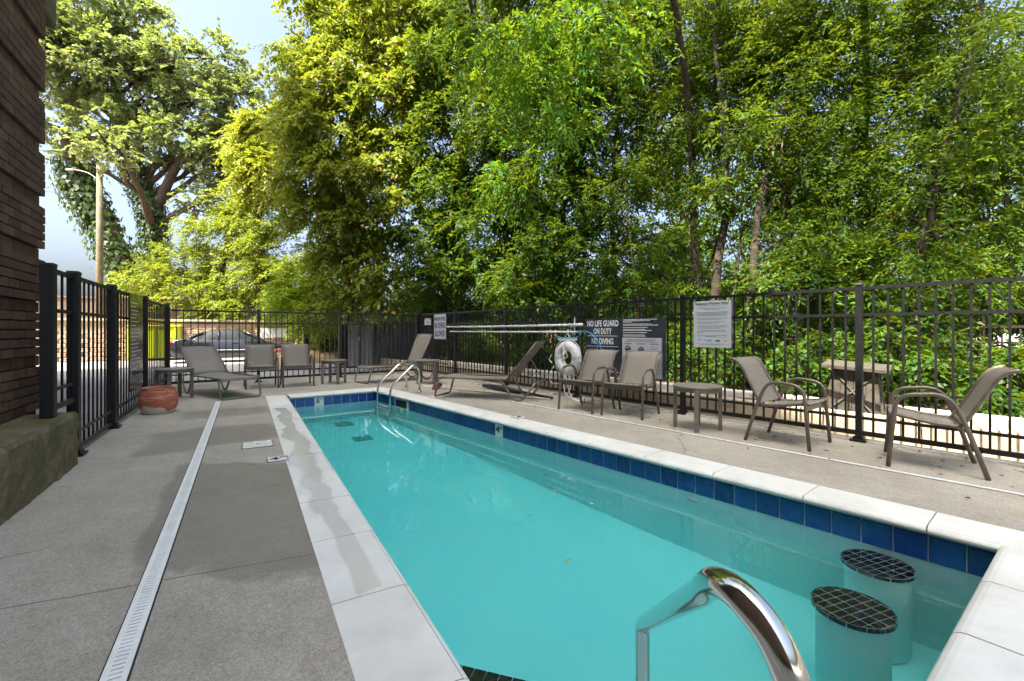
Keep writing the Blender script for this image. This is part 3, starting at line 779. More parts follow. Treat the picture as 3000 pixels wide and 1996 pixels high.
def make_lounger(label, foot, axis, ang):
    """origin under the foot bar; local -x runs towards the head"""
    t = thing('sun_lounger', label, 'lounger', v2(foot, .001), math.atan2(-axis[1], -axis[0]), 'taupe sling loungers by the pool')
    hw = .305; hx = -1.25; zs = .335; bl = .76; ca, sa = math.cos(ang), math.sin(ang)
    bk = lambda s, off=0.: (hx - ca * s - sa * off, zs + sa * s - ca * off * -1 * 0 + ca * off)
    seat = [(-.055, zs - .045), (-.065, zs - .005), (-.12, zs + .005), (-.5, zs - .012), (-.9, zs - .014), (hx, zs)]
    sp = [(p.x, p.z) for p in smooth_path([(x, 0, z) for x, z in seat], 4)]
    build_sling('seat', sp, hw - .02, t, .015)
    bp = [bk(s) for s in np.linspace(.02, bl, 10)]; build_sling('backrest', bp, hw - .03, t, .012)
    for s in (-1, 1):
        MB().tube(fillet([(hx, s * hw, zs), (-.07, s * hw, zs), (-.07, s * hw, zs - .04)], .03, 3), .0155, 10).build('seat_rail', 'frame_taupe', t, smooth=True)
        MB().tube(fillet([(-.95, s * hw, zs), (-1.16, s * hw, zs - .01), (-1.36, s * hw, .016), (-1.50, s * hw, .016), (-1.72, s * hw, .30)], .10, 6), .0155, 10).build('rear_runner', 'frame_taupe', t, smooth=True)
        MB().tube([(bk(0)[0], s * (hw - .02), bk(0)[1]), (bk(bl)[0], s * (hw - .02), bk(bl)[1])], .0125, 8).build('back_rail', 'frame_taupe', t, smooth=True)
        q = bk(.40, -.01); MB().tube([(q[0], s * .24, q[1]), (-1.70, s * .24, .29)], .009, 8).build('prop_strut', 'frame_taupe', t)
    MB().tube(fillet([(-.085, -hw, zs - .01), (0, -hw, .014), (0, hw, .014), (-.085, hw, zs - .01)], .07, 6), .0155, 10).build('foot_runner', 'frame_taupe', t, smooth=True)
    MB().tube([(-1.72, -hw, .30), (-1.72, hw, .30)], .011, 8).build('cross_bar', 'frame_taupe', t)
    q = bk(bl); MB().tube([(q[0], -hw + .02, q[1]), (q[0], hw - .02, q[1])], .0125, 8).build('top_bar', 'frame_taupe', t)
    return t
make_lounger('taupe sling lounger behind the terracotta pot with backrest half raised', (-4.40, 7.40), (-.80, .60), R(38))
make_lounger('taupe sling lounger with its backrest almost upright beside the shallow water sign', (-3.17, 9.56), (.714, .70), R(64))
make_lounger('taupe sling lounger seen side on between the ladder and the life ring', (-1.19, 7.80), (.956, -.295), R(51))
def make_table():
    t = thing('round_table', 'x', 'table', group='round taupe side tables')
    MB().lathe([(.25, .470), (.262, .474), (.265, .484), (.26, .490), (.0, .490)], 48).build('table_top', 'table_glass_top', t)
    MB().lathe([(.232, .425), (.242, .425), (.242, .472), (.232, .472), (.232, .425)], 48, close=False).build('apron', 'table_taupe', t)
    lm = MB().box((0, 0, .2355), (.040, .050, .469)).mesh('leg', 'table_taupe')
    for k in range(4):
        a = k * math.pi / 2 + .2; put('leg', lm, t, (.235 * math.cos(a), .235 * math.sin(a), 0), a)
    return t
proto = make_table()
for i, (p, rz, lb) in enumerate([((2.09, 5.13), .95, 'round taupe side table right of the two armchairs by the black sign'), ((-5.50, 7.42), .15, 'round taupe side table behind the terracotta pot'),
        ((-3.75, 9.58), .5, 'round taupe side table between the car chairs and the upright lounger'), ((-1.78, 9.58), .6, 'round taupe side table under the shallow water sign behind the ladder')]):
    if i == 0: proto.location = v2(p, .001); proto.rotation_euler = (0, 0, rz); proto['label'] = lb
    else: dup(proto, v2(p, .001), rz, lb)
# ------------------------------------------------------------------ pot, ball, broom, cover roll
pt = thing('terracotta_pot', 'weathered terracotta pot with a chalky white base', 'pot', v2((-4.77, 6.14), .001))
MB().lathe([(.165, 0), (.185, .02), (.212, .10), (.220, .17), (.213, .25), (.196, .305), (.190, .325), (.196, .333), (.192, .342), (.178, .340), (.172, .325), (.18, .27), (.185, .2)], 48, close=False).build('vessel', 'terracotta', pt, smooth=True)
MB().lathe([(.0, .0), (.184, .0)], 32, (0, 0, .235), close=False).build('potting_soil', 'soil', pt)
MB().lathe([(.002, -.036)] + [(.036 * math.sin(a), -.036 * math.cos(a)) for a in np.linspace(.2, math.pi - .2, 12)] + [(.002, .036)], 20, (0, 0, .037)).build('ball', 'ball_green', smooth=True, loc=v2((-4.80, 7.60), .001), label='small green ball on the deck beneath the lounger', cat='ball')
br = thing('deck_broom', 'broom with red head and cream pole lying under the lounger', 'broom', v2((-1.42, 8.62), .002), math.atan2(-1.35, 1.95))
MB().tube([(.1, 0, .035), (2.45, 0, .016)], .0135, 10).build('pole', 'cream_pole', br, smooth=True)
MB().box((0, 0, .03), (.10, .36, .045), .5).build('head', 'red_plastic', br, bev=.008)
MB().box((.01, 0, .075), (.11, .34, .05), .5, .8).build('bristle_back', 'black_plastic', br, bev=.01)
m = MB().tube([(0, 0, .05), (.4, .01, .05), (.8, -.01, .05), (1.15, 0, .05)], [.03, .048, .05, .035], 14).tube([(1.15, 0, .05), (1.5, .03, .03), (1.9, .02, .025)], .02, 10)
m.build('rolled_cover', 'black_plastic', smooth=True, loc=v2((-.55, 8.75), .002), rz=AR, label='black rolled cover lying at the fence behind the lounger', cat='cover roll')
m = MB().tube(smooth_path([(-2.6, 0, .03), (-1.6, .02, .03), (-.6, -.01, .03), (.3, .015, .03)], 5), .022, 10)
m.build('black_hose', 'black_plastic', smooth=True, loc=onR(-2.3, .16, 0.02), rz=AR, label='black hose lying along the fence foot behind the chairs', cat='hose')

# ------------------------------------------------------------------ signs and pool gear on the fences
def small_print(parent, rows, mat, y=-.0062, h=.006):
    m = MB()
    for x0, x1, z in rows:
        x = x0
        while x < x1:
            w_ = min(random.uniform(.012, .04), x1 - x); m.box((x + w_ / 2, y, z), (w_, .001, h)); x += w_ + .005
    return m.build('small_print', mat, parent, kind='stuff')
def screws(parent, pts, mat='chrome_trim'):
    for x, z in pts: MB().lathe([(.006, 0), (.005, .003), (.0, .004)], 10, close=False).build('screw', mat, parent, loc=(x, -.0062, z)).rotation_euler = (R(90), 0, 0)
sg = thing('pool_rules_sign', 'black NO LIFE GUARD ON DUTY sign board on the right fence', 'sign', onR(-3.60, -.045, .42), AR)
MB().box((.725, 0, .435), (1.45, .012, .87)).build('board', 'sign_slate', sg, bev=.002)
for txt, z, wd_ in (('NO LIFE GUARD', .752, .62), ('ON DUTY', .632, .36), ('NO DIVING', .478, .43), ('NO GLASS', .305, .43)):
    put('lettering', text_mesh(txt, .090, 'sign_print_white', 1, .0026, width=wd_), sg, (.345, -.0066, z))
for z in (.603, .442): MB().box((.345, -.0066, z), (.62, .001, .007)).build('divider_line', 'sign_print_white', sg)
rows = []
for z in (.845, .828, .811, .779, .762, .73, .703, .686, .656, .622, .605): rows.append((.74, .74 + random.uniform(.35, .62), z))
rows[2] = (.74, .90, .811); small_print(sg, rows, 'sign_print_white', -.0066, .0085)
small_print(sg, [(.40, .62, .10), (.40, .66, .06), (.1, .5, .03)], 'sign_print_white', -.0066, .012)
wp = MB().box((1.065, -.0085, .30), (.67, .004, .565)).build('notice_panel', 'sign_white', sg)
rows = [(.80, 1.32, .555), (.83, 1.29, .54), (.77, 1.34, .524)]
for cx_, ww in ((.845, .12), (1.06, .14), (1.28, .15)):
    for z in (.50, .49): rows.append((cx_ - ww / 2, cx_ + ww / 2, z))
for k in range(12): rows.append((1.215, 1.215 + random.uniform(.1, .15), .455 - k * .034))
for k in range(4): rows.append((.78, 1.15, .12 - k * .022))
small_print(wp, rows, 'ink_black', -.0112, .0055)
m = MB()
for cx_, cz_ in ((.83, .435), (1.06, .425), (.83, .26), (1.06, .25)):
    m.tube([(cx_ - .05, -.0115, cz_ - .03), (cx_ - .03, -.0115, cz_ + .01), (cx_, -.0115, cz_ + .03), (cx_ + .04, -.0115, cz_ + .01), (cx_ + .05, -.0115, cz_ - .03)], .006, 6).tube([(cx_ - .03, -.0115, cz_ - .03), (cx_ + .03, -.0115, cz_ - .01)], .013, 6)
m.build('pictogram', 'ink_black', wp)
MB().box((1.391, -.0088, .30), (.006, .005, .56)).build('blue_edge', 'sign_edge_blue', wp)
screws(sg, [(.03, .84), (.70, .84), (1.42, .84), (1.42, .03), (.03, .03)])

sg = thing('weather_policy_sign', 'pale grey Inclement Weather Policy notice hung on the fence top rail', 'sign', onR(-1.745, -.040, .895), AR)
MB().box((.245, 0, .29), (.49, .006, .585)).build('board', 'sign_white', sg, bev=.001)
put('lettering', text_mesh('Inclement Weather Policy', .028, 'ink_black', 1, .0008, width=.42), sg, (.245, -.0038, .536))
m = MB().tube(smooth_path([(.05, -.0036, .515), (.15, -.0036, .525), (.3, -.0036, .522), (.44, -.0036, .528)], 4), .0018, 5).tube(smooth_path([(.06, -.0036, .125), (.2, -.0036, .134), (.32, -.0036, .133), (.44, -.0036, .126)], 4), .0018, 5)
m.build('wave_line', 'ink_blue', sg)
rows = [(.06, .43, .488), (.14, .35, .472)]
for z in (.44, .426, .412, .398): rows.append((.04, .45 - random.uniform(0, .02), z))
for z, e in ((.366, .45), (.35, .36), (.318, .4), (.302, .33), (.27, .44), (.255, .44), (.24, .36), (.21, .42), (.195, .43), (.18, .12), (.15, .44), (.137, .30)): rows.append((.05 if z != .137 else .17, e, z))
small_print(sg, rows, 'ink_black', -.0036, .0042)
small_print(sg, [(.04, .44, .042), (.09, .38, .033)], 'ink_black', -.0036, .003)
MB().tube([(.07, -.0036, .085), (.085, -.0036, .10), (.1, -.0036, .085)], .004, 5).build('emblem', 'ink_navy', sg)
MB().box((.145, -.0036, .092), (.016, .001, .012)).box((.20, -.0036, .090), (.08, .001, .010)).box((.215, -.0036, .075), (.05, .001, .008)).build('emblem', 'ink_blue', sg)
MB().box((.32, -.0036, .082), (.055, .001, .016)).build('emblem', 'ink_black', sg)
MB().tube([(.40, -.0036, .08), (.412, -.0036, .09), (.424, -.0036, .08), (.412, -.0036, .072)], .004, 5, closed=True).build('emblem', 'ink_yellow', sg)
MB().box((.4935, -.0005, .29), (.008, .006, .585)).build('blue_edge', 'sign_edge_blue', sg)
for x in (.03, .455): MB().tube([(x, -.006, .555), (x, .0, .60), (x + .003, .02, .64)], .003, 6).build('cable_tie', 'black_plastic', sg)
MB().tube([(.44, -.006, .06), (.39, -.01, .0)], .003, 6).build('cable_tie', 'rope_white', sg)

sg = thing('shallow_water_sign', 'white SHALLOW WATER NO DIVING ALLOWED sign with navy letters', 'sign', onR(-8.62, -.04, .90), AR)
MB().box((.29, 0, .305), (.58, .008, .61)).build('board', 'sign_white', sg)
for txt, z, h, wd_ in (('SHALLOW WATER', .455, .085, .50), ('NO DIVING', .265, .14, .50), ('ALLOWED', .07, .14, .48)):
    put('lettering', text_mesh(txt, h, 'ink_navy', 1, .004, width=wd_), sg, (.29, -.0055, z))
m = MB()
for z in (.012, .598): m.box((.29, -.005, z), (.56, .001, .006))
for x in (.012, .568): m.box((x, -.005, .305), (.006, .001, .58))
m.build('border_line', 'ink_navy', sg)
sg = thing('emergency_sign', 'small red and white EMERGENCY 911 plate near the fence corner', 'sign', onR(-9.12, -.04, 1.25), AR)
MB().box((.17, 0, .085), (.34, .006, .17)).build('board', 'sign_white', sg)
MB().box((.17, -.0042, .145), (.32, .001, .035)).build('header_band', 'ink_red', sg)
put('lettering', text_mesh('EMERGENCY', .024, 'sign_print_white', 1., .001), sg, (.17, -.005, .133))
put('lettering', text_mesh('911', .06, 'ink_red', 1., .003), sg, (.17, -.0045, .035))
sg = thing('left_fence_sign', 'dark glossy notice panel on the left fence above the pot', 'sign', v2(LF(-.55, .06), .34), AL)
MB().box((.42, 0, .62), (.84, .010, 1.24)).build('board', 'bronze_panel', sg)
rows = []
for k in range(17): rows.append((.08, .08 + random.uniform(.25, .62), 1.12 - k * .048))
small_print(sg, rows, 'sign_print_white', -.0062, .007)
put('lettering', text_mesh('NO DIVING', .10, 'enclosure_grey', .85, .003), sg, (.46, -.006, .09))
MB().box((.25, -.0062, .27), (.35, .001, .012)).box((.08, -.0062, .23), (.012, .001, .09)).build('border_line', 'sign_print_white', sg)
screws(sg, [(.03, .72), (.81, .72), (.81, .05)])

t = thing('upper_pool_pole', 'long white pool pole, upper of two hung on the right fence', 'pole', onR(-7.92, -.075, 1.197), AR, 'white poles hung on the fence')
MB().tube([(0, 0, 0), (1.4, 0, -.008), (2.8, 0, -.004), (4.22, 0, .004)], .019, 12).build('shaft', 'white_metal', t, smooth=True)
MB().tube([(3.95, 0, .003), (4.27, 0, .004)], .024, 12).build('sleeve', 'white_plastic', t, smooth=True)
t = thing('lower_pool_pole', 'long white pool pole with a blue tip, lower of the two on the fence', 'pole', onR(-7.80, -.075, 1.087), AR, 'white poles hung on the fence')
MB().tube([(0, 0, 0), (2, 0, -.006), (4.05, 0, -.003)], .0165, 12).build('shaft', 'white_metal', t, smooth=True)
MB().tube([(4.05, 0, -.003), (4.13, 0, -.003)], .021, 12).build('tip', 'blue_plastic', t, smooth=True)
t = thing('pole_hook', 'white hook strap holding both poles on the fence post', 'hook', onR(-3.86, -.035, 1.05), AR)
MB().box((0, 0, .13), (.018, .012, .30)).tube(fillet([(0, 0, .13), (0, -.07, .118), (0, -.075, .16)], .02, 4), .006, 8).tube(fillet([(0, 0, .022), (0, -.07, .012), (0, -.075, .05)], .02, 4), .006, 8).build('strap', 'white_metal', t)
t = thing('pool_brush', 'curved blue and white pool brush hanging above the life ring', 'brush', onR(-3.93, -.13, .985), AR)
arc = [(-.235, 0, .02), (-.18, 0, .002), (0, 0, -.004), (.18, 0, .002), (.235, 0, .02)]
MB().tube(smooth_path(arc, 5), .013, 10).build('brush_back', 'blue_plastic', t, smooth=True)
m = MB()
for i in range(40):
    x = -.21 + i * .42 / 39; z0 = -.002 + .3 * abs(x) ** 3 * 2; m.box((x, 0, z0 - .025), (.008, .02, .035))
m.build('bristles', 'white_plastic', t)
MB().tube([(-.05, 0, .012), (0, 0, .085), (.05, 0, .012)], .008, 8).tube([(0, 0, .06), (.01, 0, .14)], .012, 10).build('handle_socket', 'white_plastic', t, smooth=True)
t = thing('blue_tube', 'thin blue tube looping down from the pole tip', 'tube', onR(-3.65, -.085, 1.085), AR)
MB().tube(smooth_path([(0, 0, 0), (.12, 0, .0), (.26, -.005, -.06), (.33, -.01, -.17), (.335, -.01, -.33)], 6), .007, 8).build('loop', 'blue_plastic', t, smooth=True)
MB().tube(smooth_path([(.20, 0, -.03), (.30, -.02, -.10), (.40, -.02, -.20), (.41, -.02, -.33)], 6), .007, 8).build('loop', 'blue_plastic', t, smooth=True)
t = thing('life_ring', 'white life ring with rope hanging on the fence post', 'life ring', onR(-3.90, -.15, .655), AR)
ring = [(.198 * math.cos(a), 0, .198 * math.sin(a)) for a in np.linspace(0, 2 * math.pi, 40)[:-1]]
MB().tube(ring, .082, 18, closed=True).build('ring', 'buoy_white', t, smooth=True)
for a in (.0, math.pi / 2, math.pi, 3 * math.pi / 2):
    c_ = Vector((.198 * math.cos(a), 0, .198 * math.sin(a))); tdir = Vector((-math.sin(a), 0, math.cos(a)))
    MB().tube([c_ - tdir * .03, c_ + tdir * .03], .0845, 18, caps=False).build('strap', 'sign_white', t, smooth=True)
for k in range(4):
    a0 = k * math.pi / 2; pts = []
    for s in np.linspace(0, 1, 9):
        a = a0 + s * math.pi / 2; rr = .285 + .035 * math.sin(s * math.pi); pts.append((rr * math.cos(a), -.01, rr * math.sin(a)))
    MB().tube(pts, .006, 6).build('grab_rope', 'rope_white', t, smooth=True)
t = thing('throw_rope', 'white throw rope hanging through the ring down to a float on the deck', 'rope', onR(-3.90, -.25, 0.), AR)
ropes = [[(-.02, .01, .88), (.01, -.01, .70), (.05, .0, .5), (.02, -.01, .36), (.0, 0, .22), (.12, -.05, .06), (.45, -.12, .012)], [(-.05, .0, .87), (.03, 0, .74), (-.03, -.01, .62), (.04, 0, .5), (.06, 0, .3), (.2, -.02, .05), (.5, -.10, .012)],
         [(.0, 0, .85), (.1, -.02, .68), (-.06, -.02, .64), (.03, 0, .56)], [(.05, 0, .35), (.16, 0, .2), (.1, -.03, .05), (.42, -.08, .012)], [(-.28, 0, .7), (-.33, -.01, .62), (-.27, 0, .56)], [(-.22, .0, .52), (-.33, -.01, .35), (-.25, -.01, .22), (-.02, 0, .26)], [(.2, 0, .9), (.30, -.01, .78), (.29, 0, .6)]]
for q in ropes: MB().tube(smooth_path(q, 6), .0055, 6).build('rope_strand', 'rope_white', t, smooth=True)
t = thing('rope_float', 'white bottle shaped float with red band lying by the chairs', 'float', onR(-3.30, -.36, .046), AR + .2)
MB().tube([(-.09, 0, 0), (-.08, 0, 0), (-.06, 0, 0), (.06, 0, 0), (.085, 0, 0), (.1, 0, 0)], [.012, .02, .042, .045, .03, .01], 16).build('float_body', 'buoy_white', t, smooth=True)
MB().tube([(-.02, 0, 0), (-.005, 0, 0)], .0455, 16, caps=False).build('band', 'ink_red', t, smooth=True)

# ------------------------------------------------------------------ wooden box on the bed
bx = thing('wooden_box', 'weathered dark wooden box with cross braced sides tilting on the bed', 'box', onR(-.30, .93, .11), AR + .18)
h_ = .56; b0, b1 = .28, .20
for s, (ax, ay) in enumerate(((0, -1), (1, 0), (0, 1), (-1, 0))):
    for k in range(4):
        f0, f1 = -1 + k * .5 + .012, -1 + (k + 1) * .5 - .012
        def P(f, b, z):
            return (ax * b + -ay * f * b, ay * b + ax * f * b, z)
        q = [P(f0, b0, 0), P(f1, b0, 0), P(f1, b1, h_), P(f0, b1, h_)]; i_ = [(x * .93, y * .93, z) for x, y, z in q]
        MB().add(q + i_, [(0, 1, 2, 3), (7, 6, 5, 4), (0, 4, 5, 1), (1, 5, 6, 2), (2, 6, 7, 3), (3, 7, 4, 0)]).build('plank', 'crate_wood', bx)
    for sg_ in (-1, 1):
        a_, b_ = Vector(P(-sg_ * .9, b0 * 1.02, .03)), Vector(P(sg_ * .9, b1 * 1.05, h_ - .04))
        MB().tube([a_, b_], .014, 4).build('brace', 'crate_wood', bx)
MB().box((0, 0, h_ + .022), (.62, .58, .04)).build('lid', 'crate_wood', bx, bev=.004)
bx.rotation_euler = (R(3), R(4), AR + .18)

# ------------------------------------------------------------------ beyond the back fence
ALN = math.atan2(.523, .853); AX = np.array([.853, .523]); AN = np.array([-.523, .853])
def car():
    t = thing('parked_car', 'dark sedan parked beyond the back fence with a red rimmed front wheel', 'car', v2(np.array([-14.40, 19.20]), -.25), ALN)
    def loft(name, st, mat, par=t, seg_z=None, closed=True):
        m = MB(); n = len(st[0][1])
        for x, ring in st: m.v += [(x, y, z) for y, z in ring]
        for i in range(len(st) - 1):
            for k in range(n):
                l = (k + 1) % n; m.f.append((i * n + k, i * n + l, (i + 1) * n + l, (i + 1) * n + k))
        m.f += [tuple(range(n))[::-1], tuple(range((len(st) - 1) * n, len(st) * n))]
        o = m.build(name, mat, par, smooth=True); b = o.modifiers.new('bevel', 'BEVEL'); b.width = .03; b.segments = 2; b.limit_method = 'ANGLE'; b.angle_limit = R(40)
        return o
    W = .90
    def ring(zb, zt, w, wt):
        return [(-w * .93, zb), (-w, zb + .18), (-w, (zb + zt) / 2 + .08), (-wt, zt), (wt, zt), (w, (zb + zt) / 2 + .08), (w, zb + .18), (w * .93, zb)]
    # x = 0 tail ... 4.85 nose
    body = loft('body', [(0, ring(.32, .86, .78, .70)), (.06, ring(.26, .96, .84, .74)), (.35, ring(.22, 1.0, W, .80)), (1.2, ring(.2, .98, W, .82)), (2.4, ring(.2, .95, W, .82)), (3.3, ring(.2, .93, W, .80)), (4.2, ring(.21, .84, W * .98, .74)), (4.65, ring(.22, .74, .80, .64)), (4.85, ring(.30, .62, .62, .52))], 'car_paint')
    def top(zb, zt, wb, wt): return [(-wb, zb), (-wt, zt), (-wt * .8, zt + .02), (wt * .8, zt + .02), (wt, zt), (wb, zb)]
    loft('cabin_glass', [(.50, top(.93, .97, .80, .72)), (1.15, top(.93, 1.27, .82, .66)), (1.6, top(.92, 1.36, .82, .63)), (2.4, top(.92, 1.37, .82, .63)), (2.75, top(.91, 1.28, .82, .64)), (3.45, top(.90, .95, .79, .70))], 'car_glass')
    loft('roof', [(.98, top(1.16, 1.22, .70, .68)), (1.2, top(1.27, 1.32, .672, .655)), (1.6, top(1.345, 1.385, .642, .62)), (2.35, top(1.355, 1.395, .642, .62)), (2.66, top(1.29, 1.335, .66, .64))], 'car_paint')
    for s in (-1, 1):
        for (x0, z0, x1, z1) in ((.45, .98, 1.18, 1.28), (1.70, .95, 1.74, 1.37), (2.62, 1.33, 3.42, .95)):
            y0 = .822 if z0 < 1.1 else .668; y1 = .822 if z1 < 1.1 else .668
            MB().tube([(x0, s * y0, z0), (x1, s * y1, z1)], .035, 6).build('roof_pillar', 'car_paint', t, smooth=True)
        MB().tube([(.5, s * .905, .55), (4.3, s * .90, .53)], .015, 6).build('side_moulding', 'chrome_trim', t)
        for x in (1.25, 2.35): MB().box((x, s * .905, .83), (.22, .02, .028)).build('door_handle', 'car_paint', t, bev=.005)
        for x in (.92, 4.0):
            wl = thing('wheel', '', '', (0, 0, 0)); wl.parent = t; wl.location = (x, s * .80, .32); wl.rotation_euler = (R(90) * -s, 0, 0)
            for k_ in ('label', 'category'): 
                if k_ in wl: del wl[k_]
            MB().lathe([(.20, -.09), (.30, -.10), (.325, -.07), (.325, .07), (.30, .10), (.225, .105)], 30).build('tyre', 'tyre_rubber', wl)
            MB().lathe([(.232, .09), (.232, .112), (.20, .115), (.195, .09)], 30).build('rim_ring', 'wheel_red' if x > 2 else 'wheel_steel', wl)
            m = MB().lathe([(.195, .085), (.06, .10), (.055, .115), (.0, .118)], 24)
            for k_ in range(8): a = k_ * math.pi / 4; m.box((.12 * math.cos(a), .12 * math.sin(a), .10), (.13, .03, .02), a)
            m.build('rim', 'wheel_steel', wl)
            MB().lathe([(.345, -.02), (.40, -.02), (.40, .112), (.345, .112), (.345, -.02)], 30, close=False).build('arch_liner', 'tyre_rubber', wl)
        MB().box((.05, s * .70, .80), (.14, .26, .19)).build('tail_light', 'tail_light', t, bev=.03)
        MB().box((4.60, s * .64, .66), (.24, .28, .12)).build('headlight', 'head_light', t, bev=.03)
        MB().box((2.95, s * .98, .97), (.12, .16, .11)).build('mirror', 'car_paint', t, bev=.03)
    MB().box((.12, 0, 1.03), (.22, 1.4, .03)).build('spoiler', 'car_paint', t, bev=.01)
    MB().box((.02, 0, .40), (.16, 1.66, .22)).build('rear_bumper', 'black_plastic', t, bev=.04)
car()
# block retaining wall behind the car
bwall = thing('block_retaining_wall', 'rough pinkish tan block retaining wall behind the parked car', 'wall', v2(np.array([-14, 22.96]) - AX * 8.2, -.25), ALN)
rows_, L_b, H_b = 9, .50, .20
bmesh_ = [MB().add([(-.24, 0, -.095), (.24, 0, -.095), (.24, 0, .095), (-.24, 0, .095), (-.2, -.04, -.07 + e1), (.2 - e2, -.05, -.07), (.2, -.035, .07), (-.2 + e2, -.045, .07 - e1)],
          [(4, 5, 6, 7), (0, 1, 5, 4), (1, 2, 6, 5), (2, 3, 7, 6), (3, 0, 4, 7)]).mesh('block', 'block_stone') for e1, e2 in ((0, .02), (.02, 0), (.01, .03))]
for r_ in range(rows_):
    for i in range(31):
        put('block', random.choice(bmesh_), bwall, (i * L_b + (r_ % 2) * .25, r_ * -.0 + r_ * .012, r_ * H_b + .1))
MB().box((12, .35, .9), (40, .6, 1.8)).build('wall_core', 'block_stone', bwall)
MB().box((12, .35, 1.86), (40, .75, .10)).build('cap', 'retaining_concrete', bwall)
sheet('upper_terrace', 'sandy_soil', 18, 20, 80, 40, 20, 10, lambda x, y: 1.55 + max(0, y - 3) * .02, ALN, v2(np.array([-14, 22.96]) - AX * 22 + AN * .3), kind='structure')
vf = thing('vinyl_fence', 'brown vinyl board fence on the terrace above the block wall', 'fence', v2(np.array([-14, 22.96]) - AX * 9 + AN * 5.2, 1.6), ALN)
bm_ = MB().box((0, 0, .62), (.155, .03, 1.2)).mesh('board', 'vinyl_brown')
for i in range(90): put('board', bm_, vf, (i * .162, random.uniform(-.004, .004), .05))
MB().box((7.2, -.03, 1.27), (14.6, .06, .09)).build('top_rail', 'vinyl_brown', vf); MB().box((7.2, -.03, .1), (14.6, .06, .09)).build('bottom_rail', 'vinyl_brown', vf)
lm_ = thing('lime_container', 'bright lime green container standing left of the parked car', 'container', v2(np.array([-16.9, 20.1]), -.25), ALN)
MB().box((.85, .55, .83), (1.9, 1.0, 1.46)).build('body', 'lime_paint', lm_, bev=.03)
for i in range(5): MB().box((.05 + i * .40, .03, .85), (.07, .06, 1.3)).build('rib', 'lime_paint', lm_)
MB().box((.85, .55, 1.58), (1.98, 1.08, .06)).build('lid', 'lime_paint', lm_, bev=.015)
for x in (.1, 1.6): MB().box((x, .55, .06), (.12, .8, .12)).build('foot', 'black_plastic', lm_)
ws = thing('white_board', 'plain white board on the block wall above the car roof', 'board', v2(np.array([-14, 22.96]) + AX * 1.75 - AN * .12, 1.0), ALN)
MB().box((0, 0, .0), (1.3, .03, .5)).build('panel', 'white_metal', ws)
# dumpster enclosure
en = thing('dumpster_enclosure', 'black boarded enclosure with grey gate panels behind the back fence', 'enclosure', v2((-5.35, 14.9), -.25), math.atan2(.06, 1.))
e_b = MB().box((0, 0, .92), (.243, .035, 1.5)).mesh('board', 'enclosure_black')
for i in range(16): put('board', e_b, en, (.95 + i * .25, 0, 0))
MB().box((2.8, .04, 1.4), (4.1, .04, .09)).build('rail', 'enclosure_black', en); MB().box((2.8, .04, .4), (4.1, .04, .09)).build('rail', 'enclosure_black', en)
for x in (0, .42):
    g_ = MB().box((x + .17, -.02, .92), (.36, .04, 1.5)).build('gate_panel', 'enclosure_grey', en, bev=.008)
MB().box((.375, -.05, .95), (.08, .08, 1.62)).build('gate_post', 'enclosure_black', en); MB().box((.375, -.11, 1.10), (.05, .05, .14)).build('latch', 'white_metal', en, bev=.01)
MB().box((.8, -.02, .9), (.07, .09, 1.55)).build('gate_post', 'enclosure_black', en)
MB().box((2.6, 2.2, .9), (4.9, .06, 1.5)).build('rear_board_wall', 'enclosure_black', en); MB().box((4.95, 1.1, .9), (.06, 2.2, 1.5)).build('side_board_wall', 'enclosure_black', en)
MB().box((2.4, -.1, .05), (5.3, .22, .16)).build('kerb_base', 'curb_concrete', en, bev=.02)
# soil mound, curb and pole
mv = MB(); nxm, nym = 24, 16
for j_ in range(nym + 1):
    for i in range(nxm + 1):
        x, y = -2.6 + 5.2 * i / nxm, -2 + 4 * j_ / nym; d_ = max(0, 1 - (x / 2.6) ** 2 - (y / 2) ** 2)
        mv.v.append((x, y, .62 * d_ ** .8 - .03 + .03 * math.sin(x * 7 + y * 5) * d_))
for j_ in range(nym):
    for i in range(nxm): a = j_ * (nxm + 1) + i; mv.f.append((a, a + 1, a + nxm + 2, a + nxm + 1))
mv.build('soil_mound', 'sandy_soil', smooth=True, loc=(-8.0, 19.6, -.25), rz=.4, kind='structure')
MB().box((0, 0, .09), (2.4, .3, .18)).build('parking_curb', 'curb_concrete', loc=(-6.9, 16.2, -.25), rz=-.55, bev=.03, label='pale concrete parking curb by the soil mound', cat='curb')
up = thing('utility_pole', 'tall weathered wooden utility pole left of the cottonwood', 'pole', (-21.75, 24, -.25))
MB().tube([(0, 0, 0), (0, 0, 6), (0, 0, 10.2)], [.17, .15, .125], 16).build('shaft', 'pole_wood', up, smooth=True)
ar = MB().tube(smooth_path([(0, -.1, 9.3), (-.5, -.15, 9.65), (-1.2, -.2, 9.8)], 5), .022, 8).build('lamp_arm', 'enclosure_grey', up, smooth=True)
MB().box((-1.36, -.2, 9.78), (.4, .14, .09)).build('lamp_head', 'enclosure_grey', ar, bev=.03)
MB().tube([(0, 0, 8.6), (-9, -2.0, 8.35), (-18, -4, 8.6)], .012, 5).build('wire', 'black_plastic', up)

